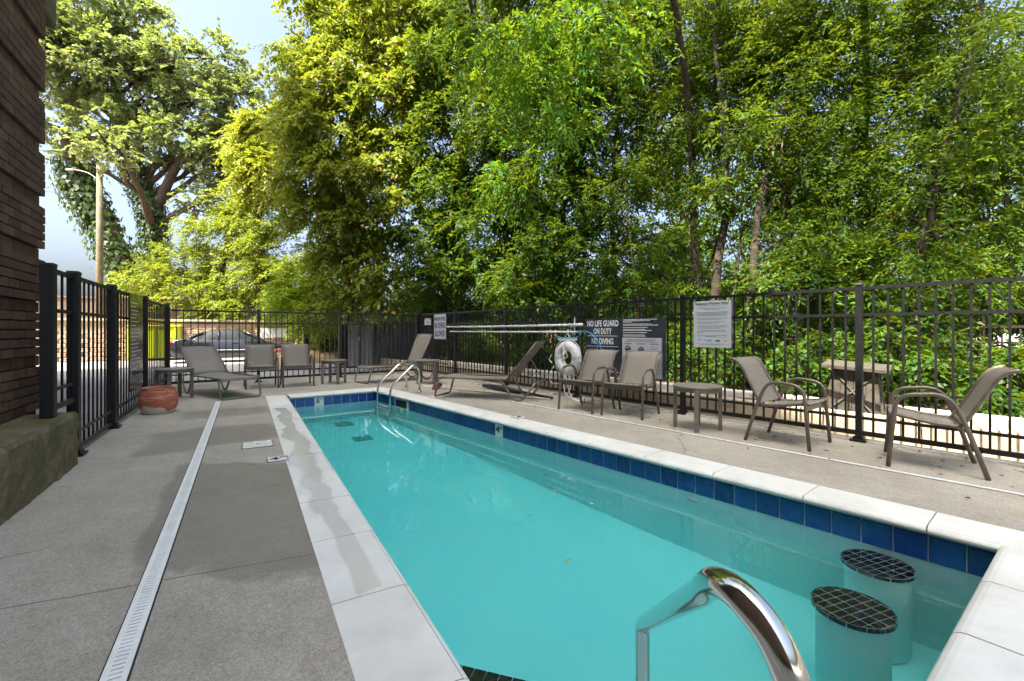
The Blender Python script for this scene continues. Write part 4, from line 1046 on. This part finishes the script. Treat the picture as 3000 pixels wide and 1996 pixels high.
# ------------------------------------------------------------------ foliage
def leaf_mesh(name, base, dirs, nrm, ln, wd, rnd, mat):
    """one folded diamond (two triangles) per leaf; all inputs are arrays"""
    n = len(base); d = dirs / np.linalg.norm(dirs, axis=1, keepdims=True)
    sd = np.cross(d, nrm); sd /= np.linalg.norm(sd, axis=1, keepdims=True) + 1e-9; up = np.cross(sd, d)
    ln = np.broadcast_to(ln, n)[:, None]; wd = np.broadcast_to(wd, n)[:, None]
    v = np.empty((n, 4, 3), np.float32)
    v[:, 0] = base; v[:, 2] = base + d * ln - up * ln * .10
    v[:, 1] = base + d * ln * .42 + sd * wd * .5 + up * wd * .16; v[:, 3] = base + d * ln * .42 - sd * wd * .5 + up * wd * .16
    me = bpy.data.meshes.new(name); me.vertices.add(n * 4); me.vertices.foreach_set('co', v.ravel())
    me.loops.add(n * 4); me.loops.foreach_set('vertex_index', np.arange(n * 4, dtype=np.int32))
    me.polygons.add(n); me.polygons.foreach_set('loop_start', np.arange(0, n * 4, 4, dtype=np.int32)); me.polygons.foreach_set('loop_total', np.full(n, 4, np.int32))
    at = me.attributes.new('rnd', 'FLOAT', 'FACE'); at.data.foreach_set('value', rnd.astype(np.float32))
    me.materials.append(MATS[mat]); me.update(calc_edges=True); return me
def sprays(cen, axis, nl, ln, wd, twig, droop, flat=.6, jit=.35, keep=None):
    """nl leaves on each twig; returns arrays for leaf_mesh"""
    n = len(cen); ax = axis / np.linalg.norm(axis, axis=1, keepdims=True)
    t = (np.arange(nl) + .5) / nl; t = np.tile(t, (n, 1)) + rng.uniform(-.03, .03, (n, nl))
    tw = twig * rng.uniform(.7, 1.25, (n, 1))
    pos = cen[:, None] + ax[:, None] * (t * tw)[..., None]; pos[..., 2] -= droop * (t ** 2) * tw
    upv = np.tile(np.array([0, 0, 1.]), (n, 1)) + rng.normal(0, .25, (n, 3)); sd = np.cross(ax, upv); sd /= np.linalg.norm(sd, axis=1, keepdims=True) + 1e-9
    sgn = np.where(np.arange(nl) % 2, 1, -1)[None, :, None]
    dirs = ax[:, None] * .55 + sd[:, None] * sgn * .8 + rng.normal(0, jit, (n, nl, 3)); dirs[..., 2] -= droop * .7
    nr = np.cross(sd, ax)[:, None] * flat + rng.normal(0, .5, (n, nl, 3)); nr[..., 2] += .5
    l = ln * rng.uniform(.7, 1.25, (n, nl)); spr = rng.uniform(0, .45, (n, 1))
    rn = np.clip(spr + rng.uniform(0, .55, (n, nl)), 0, 1); rn = np.where(rng.random((n, nl)) < .035, .98, rn * .95)
    q = lambda a: a.reshape(-1, a.shape[-1])
    return q(pos), q(dirs), q(nr), l.ravel(), (l * wd / ln).ravel(), rn.ravel()
def crown_points(lobes, n, shell=.45, minz=-9):
    vol = np.array([l[1][0] * l[1][1] * l[1][2] for l in lobes]) ** .75; idx = rng.choice(len(lobes), n, p=vol / vol.sum())
    c = np.array([l[0] for l in lobes])[idx]; r = np.array([l[1] for l in lobes])[idx]
    K = 13; sub = rng.normal(0, 1, (len(lobes), K, 3)); sub /= np.linalg.norm(sub, axis=2, keepdims=True); sub *= rng.uniform(.62, 1.05, (len(lobes), K, 1))
    u = rng.normal(0, 1, (n, 3)); u /= np.linalg.norm(u, axis=1, keepdims=True)
    rad = rng.uniform(shell ** 2, 1, (n, 1)) ** .5; q = u * rad
    cl = rng.random(n) < .78; g = sub[idx, rng.integers(0, K, n)] + rng.normal(0, .165, (n, 3)) * np.array([1, 1, .65])
    q = np.where(cl[:, None], g, q); p = c + q * r; ok = p[:, 2] > minz
    u = q / (np.linalg.norm(q, axis=1, keepdims=True) + 1e-6)
    return p[ok], u[ok]
def branch_path(a, b, n=6, wig=.08):
    a, b = np.array(a, float), np.array(b, float); L = np.linalg.norm(b - a); out = []
    for i in range(n + 1):
        s = i / n; q = a + (b - a) * s; q = q + rng.normal(0, wig * L / n, 3) * (0 < i < n); q[2] += .06 * L * math.sin(s * math.pi); out.append(tuple(q))
    return out
def tree(name, label, base, trunk, lobes, mat, nspray, nl, ln, wd, twig, droop, r0=.16, bark='bark', group=None, shell=.45, ivy=0, twigs=40, cat='tree', minz=-9, limbs=True, extra=None):
    t = thing(name, label, cat, v2(base[:2], base[2]), 0, group); B = np.array(base)
    lob = [(np.array(c) - B, np.array(r)) for c, r in lobes]
    tp = [tuple(np.array(p) - B) for p in trunk]; path = smooth_path(tp, 4); n = len(path)
    m = MB().tube(path, [r0 * (1.12 - .75 * i / (n - 1)) for i in range(n)], 10)
    tops = [np.array(p) for p in path]
    if limbs:
        for c, r in lob:
            k = int(np.argmin([np.linalg.norm(p - c) + (0 if p[2] < c[2] else 3) for p in tops])); k = max(k - 2, n // 3)
            a = tops[k]; bp = branch_path(a, c, 6); rr = r0 * (1.1 - .75 * k / n) * .55
            m.tube(bp, [max(rr * (1 - .75 * i / 6), .008) for i in range(7)], 6)
            for q in range(max(2, twigs // len(lob))):
                u = rng.normal(0, 1, 3); u /= np.linalg.norm(u); s = np.array(bp[rng.integers(3, 7)])
                m.tube(branch_path(s, c + u * r * .85, 4, .12), [max(rr * .28 * (1 - .7 * i / 4), .004) for i in range(5)], 4, caps=False)
    m.build('trunk', bark, t, smooth=True)
    cen, u = crown_points(lob, nspray, shell, minz - base[2])
    ax = u * .8 + rng.normal(0, .5, u.shape); ax[:, 2] -= .15
    A = sprays(cen, ax, nl, ln, wd, twig, droop)
    put('crown', leaf_mesh('crown', *A, mat), t)
    if ivy:
        k = rng.integers(0, int(n * .75), ivy); P = np.array([tuple(p) for p in path])[k]; th = rng.uniform(0, 2 * math.pi, ivy); rad = r0 * rng.uniform(1.0, 1.9, ivy)
        P = P + np.stack([np.cos(th) * rad, np.sin(th) * rad, rng.uniform(-.35, .35, ivy) * 1.5], 1)
        d = np.stack([np.cos(th) * .3, np.sin(th) * .3, -np.ones(ivy)], 1) + rng.normal(0, .35, (ivy, 3)); nr = np.stack([np.cos(th), np.sin(th), .4 * np.ones(ivy)], 1)
        put('ivy', leaf_mesh('ivy', P, d, nr, ln * rng.uniform(.7, 1.1, ivy), ln * .8, rng.random(ivy), 'leaf_ivy'), t)
    return t
def px(x, y, Y): return ((x - 1500) / 1333 * Y, Y, CAM_H + (970 - y) / 1333 * Y)     # a point at depth Y
def lobes_px(lst):
    out = []
    for x, y, Y, rx, rz in lst: out.append((px(x, y, Y), (rx, rx, rz)))
    return out
# --- the far cottonwood with two ivy clad stems
ctn = tree('cottonwood_tree', 'huge grey green cottonwood with ivy clad trunks behind the utility pole', px(455, 870, 30), [px(455, 870, 30), px(450, 760, 30), px(448, 640, 30), px(400, 520, 30), px(345, 330, 30), px(330, 150, 30)],
     lobes_px([(200, 60, 29, 2.6, 2.4), (310, 20, 30, 2.6, 2.2), (170, 200, 28.5, 2.2, 2.0), (400, 110, 30, 2.4, 2.0), (520, 190, 30.5, 2.2, 1.9), (640, 170, 31, 1.6, 1.5), (290, 200, 29, 2.4, 1.8), (430, 270, 30, 2.3, 1.8), (580, 300, 31, 2.2, 1.9), (690, 280, 32, 1.5, 1.7),
               (190, 370, 28.5, 1.7, 1.3), (310, 350, 29, 1.8, 1.3), (540, 420, 30.5, 2.2, 1.5), (670, 410, 31.5, 1.8, 1.6), (650, 560, 31, 1.5, 1.1), (580, 600, 30, 1.1, .8), (150, 100, 28, 2.2, 2.4), (740, 380, 32, 1.3, 1.5), (420, 400, 29, 1.4, 1.0), (240, 470, 29, 1.0, .7), (300, 405, 22.9, .9, .7), (345, 440, 23, .6, .5), (720, 470, 31.5, 1.5, 1.2), (770, 250, 32, 1.0, 1.1), (620, 480, 31, 1.6, 1.2)]),
     'leaf_cottonwood', 6200, 12, .215, .185, .75, .25, .50, 'bark', shell=.5, ivy=5200, twigs=150)
# second leaning stem as part of the same tree
B = np.array(px(455, 870, 30)); st = [np.array(px(*p)) - B for p in ((400, 870, 29.5), (352, 740, 29.2), (280, 600, 29), (215, 480, 28.8), (190, 380, 28.6))]
pth = smooth_path([tuple(p) for p in st], 5); nn = len(pth)
MB().tube(pth, [.55 - .25 * i / nn for i in range(nn)], 10).build('leaning_stem', 'bark', ctn, smooth=True)
st2 = [np.array(px(*p)) - B for p in ((450, 640, 30), (500, 520, 30), (560, 420, 30), (600, 300, 30.5))]; p2 = smooth_path([tuple(p) for p in st2], 5)
MB().tube(p2, [.36 - .28 * i / len(p2) for i in range(len(p2))], 10).build('limb', 'bark', ctn, smooth=True)
ni = 3600; k = rng.integers(0, int(nn * .8), ni); P = np.array([tuple(p) for p in pth])[k]; th = rng.uniform(0, 2 * math.pi, ni); rad = .55 * rng.uniform(.9, 2.0, ni)
P = P + np.stack([np.cos(th) * rad, np.sin(th) * rad, -rng.uniform(0, 1.3, ni) ** 2], 1); d_ = np.stack([np.cos(th) * .2, np.sin(th) * .2, -np.ones(ni)], 1) + rng.normal(0, .3, (ni, 3))
put('ivy', leaf_mesh('ivy', P, d_, np.stack([np.cos(th), np.sin(th), .4 * np.ones(ni)], 1), .30, .24, rng.random(ni), 'leaf_ivy'), ctn)
GT = 'trees beyond the fences'
tree('yellowing_tree', 'golden yellow tree peeking out behind the large box elder', px(760, 900, 24), [px(760, 900, 24), px(755, 600, 24), px(735, 420, 24)], lobes_px([(740, 430, 24, 1.1, 1.2), (780, 510, 23.5, 1.3, 1.2), (715, 510, 24, .7, .7), (820, 400, 24, 1.3, 1.3)]), 'leaf_yellow', 1300, 12, .22, .10, .7, .5, .2, group=GT)
tree('feathery_tree', 'light green feathery tree above the parked car', px(650, 935, 25), [px(650, 935, 25), px(655, 780, 25), px(680, 640, 25)],
     lobes_px([(560, 770, 25, 1.6, .9), (480, 800, 25, 1.4, .7), (660, 690, 25, 1.7, 1.2), (700, 800, 24.5, 1.7, 1.2), (600, 850, 24.4, 1.7, .8), (400, 830, 25, 1.0, .5), (760, 640, 25, 1.7, 1.2), (830, 720, 24, 1.6, 1.3), (700, 590, 25.5, 1.3, 1.0), (530, 880, 24.2, 1.3, .5), (800, 830, 23.5, 1.5, 1.1), (740, 900, 24, 1.4, .6), (640, 915, 24.2, 1.2, .4)]), 'leaf_locust', 3600, 14, .19, .07, .7, .35, .16, group=GT, shell=.3)
tree('lime_shrub', 'bright lime green shrub behind the dark enclosure', px(900, 1076, 17), [px(900, 1076, 17), px(895, 900, 17), px(890, 860, 17)], lobes_px([(880, 830, 16.8, .75, .55), (950, 870, 16.5, .8, .5), (860, 890, 16.5, .7, .4), (960, 800, 17, .55, .5), (920, 910, 16, .7, .35)]), 'leaf_lime', 900, 12, .16, .06, .55, .3, .08, cat='shrub', shell=.3)
tree('leafy_bank_shrub', 'leafy green shrub on the soil mound behind the car bonnet', px(880, 1020, 20), [px(890, 1020, 20), px(890, 970, 20), px(890, 930, 20)], lobes_px([(930, 900, 20.5, .7, .6), (950, 960, 19.6, .6, .7), (960, 1000, 19.4, .5, .4), (985, 930, 19, .7, .7), (890, 895, 22.5, .8, .5), (900, 950, 22.8, .5, .5)]), 'leaf_locust', 1100, 12, .17, .07, .5, .5, .07, cat='shrub', shell=.3)
# --- the big yellow green box elder
tree('box_elder_tree', 'tall yellow green box elder filling the view left of centre', px(1010, 1082, 16), [px(1010, 1082, 16), px(1030, 700, 16), px(1050, 450, 16.2), px(1060, 200, 16.4), px(1060, 0, 16.6)],
     lobes_px([(940, 50, 16, 1.1, 1.2), (1030, -60, 16.4, 1.5, 1.4), (920, 230, 15.7, 1.05, 1.0), (1020, 170, 15.4, 1.2, 1.1), (1140, 80, 15.6, 1.4, 1.3), (890, 370, 15.6, .9, .8), (980, 370, 15.2, 1.2, .9), (1100, 310, 15.2, 1.2, 1.0), (1210, 240, 15.4, 1.2, 1.2),
               (910, 510, 15.4, .95, .7), (1030, 520, 15, 1.1, .8), (1150, 470, 15, 1.1, .9), (950, 640, 15.2, .95, .6), (1060, 650, 14.8, 1.0, .6), (1170, 630, 14.8, 1.0, .7), (1000, 760, 14.8, .85, .5), (1110, 780, 14.6, .9, .5), (1040, 865, 14.5, .75, .4), (1150, 870, 14.4, .75, .35), (880, 140, 16.2, .6, .7), (860, 300, 16, .55, .6), (1240, 60, 15.6, 1.3, 1.3)]),
     'leaf_boxelder', 6600, 13, .185, .085, .55, .65, .24, group=GT, shell=.42, twigs=60)
# --- dark trees along the boundary
def bigtree(label, bx_, by_, xs, Y, lob, mat, n, ln=.13, wd=.05, r0=.13, trunk=None, ivy=0, droop=.45, nl=13, twig=.5, shell=.3, name='boundary_tree'):
    if trunk: Y = trunk[0][1]
    by_ = 970 + .88 * 1333 / Y; g0 = px(bx_, by_, Y)
    if trunk: trunk = [g0] + trunk[1:]
    return tree(name, label, px(bx_, by_, Y), trunk or [px(bx_, by_, Y), px(bx_ + 10, 650, Y), px(xs, 300, Y)], lobes_px(lob), mat, n, nl, ln, wd, twig, droop, r0, group=GT, ivy=ivy, twigs=55, shell=shell)
bigtree('ivy clad tree with a reddish trunk behind the fence corner', 1308, 960, 1330, 14.2, [(1280, 420, 14.4, 1.1, 1.0), (1380, 330, 14.2, 1.2, 1.1), (1330, 550, 14, 1.1, .8), (1440, 480, 13.8, 1.1, .9), (1250, 700, 14.2, .9, .7), (1390, 660, 13.6, 1.0, .7), (1300, 180, 14.4, 1.2, 1.1), (1420, 150, 14.2, 1.2, 1.1), (1480, 600, 13.4, .9, .8), (1360, 20, 14.6, 1.3, 1.0), (1450, 780, 13.2, .9, .5), (1340, 810, 13.4, .8, .4), (1230, 840, 14, .7, .4)],
        'leaf_deep', 4300, .15, .06, .17, [px(1308, 960, 14.2), px(1312, 800, 14.2), px(1318, 640, 14.3), px(1340, 480, 14.4), px(1370, 250, 14.6)], 900)
bigtree('dark leaning tree rising above the long white poles', 1560, 950, 1560, 12.6, [(1520, 330, 12.8, 1.2, 1.1), (1620, 420, 12.4, 1.2, 1.0), (1560, 180, 13, 1.2, 1.1), (1680, 250, 12.6, 1.2, 1.1), (1540, 560, 12.2, 1.0, .8), (1650, 600, 12, 1.0, .7), (1600, 740, 11.6, .9, .6), (1500, 820, 11.8, .8, .5), (1700, 770, 11.4, .8, .5), (1640, 60, 13, 1.3, 1.0), (1520, 20, 13.2, 1.2, 1.0), (1740, 480, 12, .9, .8), (1560, 880, 11.2, .8, .35)],
        'leaf_deep', 4300, .14, .055, .12)
bigtree('slender pale stemmed tree above the black rules sign', 1800, 950, 1790, 11.8, [(1780, 350, 11.8, 1.0, .9), (1880, 280, 11.6, 1.1, 1.0), (1830, 160, 12, 1.2, 1.0), (1950, 150, 11.6, 1.1, 1.0), (1780, 600, 11.2, .8, .6), (1880, 470, 11.4, .9, .8), (1760, 30, 12.2, 1.2, .9), (1900, 20, 12, 1.2, .9), (1840, 760, 10.8, .8, .45), (1930, 700, 11.4, .6, .45), (1960, 400, 11.2, .9, .8), (1870, 860, 10.2, .7, .3)],
        'leaf_elm', 2800, .125, .048, .08, [px(1815, 950, 11.6), px(1800, 780, 11.6), px(1790, 620, 11.6), px(1800, 450, 11.8), px(1830, 200, 12)])
bigtree('forked elm with a bare lower trunk above the weather notice', 2085, 930, 2125, 10.2, [(2060, 330, 10.2, 1.0, .8), (2150, 260, 10, 1.0, .9), (2080, 160, 10.4, 1.0, .9), (2220, 170, 9.8, 1.0, .9), (2040, 30, 10.6, 1.1, .8), (2200, 30, 10.2, 1.1, .8), (2240, 380, 9.6, .8, .6), (2030, 480, 10, .6, .5), (2180, 470, 9.4, .6, .4), (2060, 840, 9.6, .6, .3), (2150, 380, 8.4, .5, .35), (2080, 560, 8.4, .35, .25)],
        'leaf_elm', 2300, .115, .042, .08, [px(2080, 930, 8.7), px(2100, 800, 8.8), px(2125, 640, 8.9), px(2128, 500, 9.0), px(2120, 350, 9.2), px(2095, 150, 9.4), px(2085, -80, 9.6)], droop=.5)
bigtree('dark trunked elm just right of the weather notice', 2200, 1120, 2260, 8.6, [(2300, 330, 8.8, .8, .7), (2380, 250, 8.6, .8, .8), (2330, 130, 9, .9, .8), (2430, 90, 8.6, .9, .8), (2280, 640, 8.4, .5, .4), (2380, 470, 8.4, .7, .55), (2320, 540, 8.2, .55, .4), (2440, 380, 8.2, .7, .6), (2300, 0, 9.2, 1., .7), (2450, 0, 8.8, .9, .6), (2260, 760, 8.2, .4, .3), (2380, 650, 8, .5, .35)],
        'leaf_elm', 2400, .10, .036, .08, [px(2200, 1120, 7.8), px(2200, 960, 7.8), px(2205, 820, 7.8), px(2225, 600, 8.0), px(2290, 350, 8.3), px(2330, 150, 8.7)], droop=.5)
bigtree('elm with an arching trunk at the upper right', 2660, 1060, 2800, 7.6, [(2560, 380, 7.4, .7, .6), (2680, 300, 7.4, .75, .6), (2540, 220, 7.8, .8, .7), (2680, 140, 7.6, .8, .7), (2820, 200, 7.4, .8, .7), (2900, 360, 7.2, .7, .6), (2620, 520, 7.2, .6, .45), (2760, 480, 7, .6, .45), (2560, 640, 7.2, .5, .35), (2900, 560, 6.8, .6, .45), (2560, 60, 8, .9, .6), (2760, 20, 7.8, .9, .6), (2940, 60, 7.4, .9, .7), (2680, 660, 6.9, .5, .32), (2850, 690, 6.6, .5, .35), (3000, 480, 6.8, .7, .6), (3020, 250, 7.2, .8, .7), (2560, 480, 7.6, .5, .4), (2780, 780, 6.3, .45, .3), (2960, 760, 6.2, .5, .3), (2700, 720, 6.1, .35, .25), (2800, 430, 6.1, .4, .3), (2740, 560, 6.0, .3, .22), (2840, 180, 6.3, .5, .35)],
        'leaf_elm', 3700, .095, .034, .075, [px(2660, 1060, 6.7), px(2690, 820, 6.6), px(2715, 650, 6.5), px(2750, 480, 6.5), px(2800, 320, 6.6), px(2860, 100, 6.8), px(2890, -120, 7.0)], droop=.45)
bigtree('crooked small tree behind the wooden box', 2380, 1080, 2330, 7.4, [(2330, 800, 7.4, .35, .28), (2420, 740, 7.4, .45, .32), (2480, 840, 7.2, .4, .25), (2250, 850, 7.4, .3, .2), (2540, 760, 7.2, .42, .3)], 'leaf_elm', 520, .10, .04, .05, [px(2440, 1090, 7.6), px(2400, 960, 7.5), px(2350, 850, 7.5), px(2330, 780, 7.5), px(2290, 720, 7.5)])
bigtree('hazy background tree seen between the pale stem and the forked elm', 1990, 960, 1980, 17, [(1930, 520, 17, 1.0, .9), (2030, 560, 17, .9, .8), (1900, 680, 16.6, 1.1, .8), (2010, 720, 16.6, 1.0, .7), (1850, 800, 16.2, 1.2, .7), (1980, 850, 16.2, 1.3, .7), (2100, 820, 16, 1.0, .7), (2120, 680, 16.4, .8, .7), (1960, 400, 17.4, 1.2, 1.0)], 'leaf_deep', 1400, .18, .08, .14)
bigtree('background tree seen between the two elms on the right', 2300, 960, 2310, 14, [(2260, 560, 14, .7, .6), (2350, 600, 14, .8, .6), (2240, 700, 13.8, .7, .6), (2360, 760, 13.6, .9, .6), (2250, 840, 13.4, .9, .5), (2450, 680, 13.6, .8, .7), (2480, 560, 14, .9, .7), (2480, 820, 13.2, .9, .6), (2400, 440, 14, .9, .8)], 'leaf_deep', 1300, .16, .065, .12)
bigtree('background tree behind the nearest armchair', 2800, 960, 2800, 12, [(2640, 620, 12, .9, .7), (2760, 700, 12, .9, .7), (2900, 640, 12, .9, .8), (2640, 800, 11.6, .9, .6), (2800, 830, 11.4, .9, .6), (2960, 800, 11.2, .9, .7), (2700, 480, 12, .9, .8), (2900, 460, 12, .9, .8), (3050, 600, 11.6, .9, .9)], 'leaf_deep', 1300, .15, .06, .12)
bigtree('dark background tree behind the shallow water sign', 1350, 960, 1360, 19, [(1250, 800, 19, 1.3, .9), (1350, 760, 19, 1.3, .9), (1450, 800, 18.6, 1.3, .9), (1300, 900, 18.4, 1.3, .7), (1420, 910, 18.2, 1.3, .7), (1530, 880, 18, 1.3, .8), (1550, 760, 18.6, 1.3, .9), (1640, 850, 17.8, 1.3, .9), (1740, 870, 17.4, 1.3, .8), (1200, 900, 18.6, 1.2, .7)], 'leaf_deep', 2300, .20, .09, .14)
# high crowns added out of view over the deck to shade the foliage below
def shade_crown(label, base, lob, n, mat='leaf_elm', r0=.11):
    b = (base[0], base[1], .15)
    tp_ = [b, (base[0] - .1, base[1], 3.), (base[0] - .5, base[1] - .5, 6.5), (lob[0][0][0], lob[0][0][1], lob[0][0][2] - .5)]
    tree('boundary_tree', label, b, tp_, lob, mat, n, 12, .15, .062, .55, .5, r0, group=GT, twigs=40, shell=.2)
shade_crown('tall elm whose high crown shades the rules sign', (4.2, 10.2), [((1.6, 6.6, 10.6), (1.9, 1.9, .9)), ((3.4, 7.6, 11.4), (1.9, 1.9, .9)), ((.4, 8.2, 11.2), (1.9, 1.9, .9)), ((2.2, 9.4, 12.2), (1.9, 1.9, .9)), ((-.4, 6.6, 10.2), (1.4, 1.4, .7))], 780)
shade_crown('tall elm, unseen high crown added to shade foliage by the wooden box', (6.6, 8.4), [((3.6, 4.6, 9.6), (1.8, 1.8, .9)), ((5.2, 5.6, 10.4), (1.9, 1.9, .9)), ((4.4, 3.0, 9.2), (1.6, 1.6, .8)), ((6.4, 3.8, 9.8), (1.7, 1.7, .9)), ((5.6, 7.2, 11.2), (1.8, 1.8, .9)), ((2.8, 3.4, 9.0), (1.2, 1.2, .6))], 820)
shade_crown('tall tree, unseen high crown added to shade foliage by the white poles', (.2, 13.6), [((-1.6, 9.6, 11.6), (1.9, 1.9, .9)), ((.2, 10.6, 12.4), (1.9, 1.9, .9)), ((-.8, 12.2, 13.2), (1.9, 1.9, .9))], 520, 'leaf_deep')
# ailanthus with long feathery fronds reaching over the deck
t = tree('ailanthus_tree', 'tree of heaven with long bright feathery fronds overhanging the pool', px(1640, 1056, 13.2), [px(1640, 1056, 13.2), px(1650, 600, 12.6), px(1620, 300, 11), px(1580, 120, 9.2), px(1540, 20, 7.8)], lobes_px([(1560, 60, 7.4, .8, .6), (1650, 130, 8, .8, .6), (1500, 180, 7.6, .55, .5), (1600, 260, 8, .6, .5), (1740, 60, 8.2, .8, .6), (1480, 500, 9.6, .7, .6), (1420, 60, 7.8, .6, .5)]),
     'leaf_ailanthus', 300, 24, .14, .040, .70, .75, .08, bark='bark', group=GT, shell=.1, twigs=18)
# --- undergrowth behind the curb
def shrub(label, s, off, w_, h, mat, n, ln=.10, wd=.05):
    b = onR(s, off, .1); k = int(rng.integers(3, 6)); lob = []
    for i in range(k): lob.append(((b[0] + rng.uniform(-.5, .5) * w_, b[1] + rng.uniform(-.5, .5) * w_, h * rng.uniform(.35, .72)), (w_ * .55, w_ * .55, h * .34)))
    return tree('undergrowth_shrub', label, b, [b, (b[0], b[1], h * .4), (b[0] + .1, b[1], h * .7)], lob, mat, n, 9, ln, wd, .32, .45, .03, group='shrubs under the boundary trees', cat='shrub', twigs=14, shell=.2, minz=.06)
US = [(-9.6, 2.0, .8, 1.5, 'leaf_deep', 'dark shrub at the fence corner behind the black enclosure end'), (-8.3, 2.3, .8, 1.3, 'leaf_deep', 'low shrub seen under the left end of the white poles'), (-7.0, 2.1, .8, 1.2, 'leaf_deep', 'sunlit shrub behind the tall lounger back'),
      (-5.8, 2.3, .8, 1.3, 'leaf_deep', 'green shrub between lounger and life ring beyond the curb'), (-4.6, 2.4, .8, 1.4, 'leaf_deep', 'dark shrub behind the life ring'), (-3.4, 2.5, .8, 1.3, 'leaf_deep', 'shrub behind the black rules sign'),
      (-2.2, 2.3, .7, 1.2, 'leaf_deep', 'shrub below the weather notice'), (-1.0, 2.2, .7, 1.15, 'leaf_deep', 'bright shrub behind the armchair left of the wooden box'), (-.2, 2.4, .75, 1.3, 'leaf_deep', 'shrub directly behind the wooden box'),
      (.8, 2.2, .7, 1.1, 'leaf_deep', 'sunlit shrub right of the wooden box'), (1.8, 2.3, .8, 1.2, 'leaf_deep', 'shrub behind the nearest armchair back'), (2.8, 2.2, .8, 1.3, 'leaf_deep', 'shrub at the right frame edge'),
      (-10.5, 4.6, 1.5, 2.6, 'leaf_deep', 'tall dark thicket behind the enclosure end'), (-8.0, 4.8, 1.5, 2.5, 'leaf_deep', 'tall dark thicket above the left half of the poles'), (-5.6, 5.0, 1.5, 2.3, 'leaf_deep', 'tall thicket behind the right half of the poles'),
      (-3.2, 5.2, 1.4, 2.0, 'leaf_deep', 'thicket above the black rules sign'), (-1.0, 5.2, 1.4, 2.0, 'leaf_deep', 'thicket around the dark elm trunk'), (1.2, 5.0, 1.4, 2.1, 'leaf_deep', 'thicket above the wooden box'), (3.4, 4.8, 1.4, 2.3, 'leaf_deep', 'thicket above the nearest armchair'), (5.4, 4.4, 1.4, 2.4, 'leaf_deep', 'thicket beyond the right frame edge'),
      (-6.5, 9, 2.4, 3.4, 'leaf_deep', 'deep green bush mass far behind the life ring'), (-2.0, 10, 2.4, 3.0, 'leaf_deep', 'bush mass far behind the weather notice'), (3, 9, 2.4, 3.4, 'leaf_deep', 'bush mass far behind the wooden box')]
for s, o_, w_, h, mt, lb in US:
    far = o_ > 4; shrub(lb, s, o_, w_, h, mt, 900 if o_ > 8 else 700 if far else 330, .17 if o_ > 8 else .115 if far else .08, .08 if o_ > 8 else .05 if far else .042)

# bare thin stems among the shrubs
for i, (s_, o_, h_, lean) in enumerate([(-6.4, 2.6, 4.2, .5), (-5.2, 3.6, 4.5, -.4), (-2.7, 2.9, 3.6, .3), (-1.9, 3.5, 4.4, -.2), (.5, 3.4, 3.8, .6), (1.5, 3.9, 4.0, -.5), (2.3, 3.2, 3.4, .4), (-8.8, 3.0, 4.6, .3)]):
    b = np.array(onR(s_, o_, .12)); tp_ = b + np.array([lean, lean * .4, h_])
    tree('sapling', ['thin bare sapling under the white poles', 'thin sapling behind the tilted lounger back', 'crooked sapling behind the rules sign', 'pale sapling below the weather notice', 'thin sapling right of the wooden box', 'leaning sapling above the nearest armchair', 'slim sapling at the right frame edge', 'thin sapling near the fence corner'][i], tuple(b), [tuple(b), tuple(b + np.array([lean * .1, 0, h_ * .35])), tuple(b + np.array([lean * .6, 0, h_ * .7])), tuple(tp_)], [(tuple(tp_), (.5, .5, .35)), (tuple(tp_ + np.array([-.3, .3, -.5])), (.4, .4, .25))], 'leaf_elm', 140, 11, .10, .04, .4, .5, .035, 'pale_bark' if i % 2 else 'bark', group='thin saplings in the planting bed', twigs=10, shell=.2)
# ------------------------------------------------------------------ fallen leaves
def litter(name, label_kind, pts, mat, size):
    n = len(pts); d = rng.normal(0, 1, (n, 3)); d[:, 2] *= .12; nr = np.tile(np.array([0, 0, 1.]), (n, 1)) + rng.normal(0, .25, (n, 3))
    o = put(name, leaf_mesh(name, pts, d, nr, size * rng.uniform(.5, 1.3, n), size * .5 * rng.uniform(.5, 1.2, n), rng.random(n), mat)); o['kind'] = 'stuff'; return o
def pR(n, s0, s1, o0, o1, z=.006):
    s = rng.uniform(s0, s1, n); o_ = o1 - (o1 - o0) * rng.uniform(0, 1, n) ** 1.8
    return np.stack([R0[0] + DR[0] * s + NR[0] * o_, R0[1] + DR[1] * s + NR[1] * o_, np.full(n, z)], 1)
litter('fallen_leaves', '', np.concatenate([pR(210, -9.5, 2.6, -1.15, -.08), pR(22, -8, 2, -1.9, -.6, .009)]), 'dry_leaf', .052)
fl = np.array([INN[1] + DP * a - NP * b for a, b in zip(rng.uniform(.3, 7.6, 16), rng.uniform(.1, 1.6, 16) ** 1)]); litter('floating_leaves', '', np.concatenate([fl, np.full((16, 1), WATER_Z + .003)], 1), 'yellow_leaf', .045)
litter('yellow_fallen_leaves', '', pR(22, -8.5, 2.4, -1.7, -.1, .008), 'yellow_leaf', .05)
s_ = rng.uniform(-11, 4, 2600); o_ = rng.uniform(.58, 2.6, 2600)
lp = np.stack([R0[0] + DR[0] * s_ + NR[0] * o_, R0[1] + DR[1] * s_ + NR[1] * o_, np.array([bedz(a, b) for a, b in zip(s_, o_)]) + .012], 1)
litter('mulch_litter', '', lp, 'dry_leaf', .075)
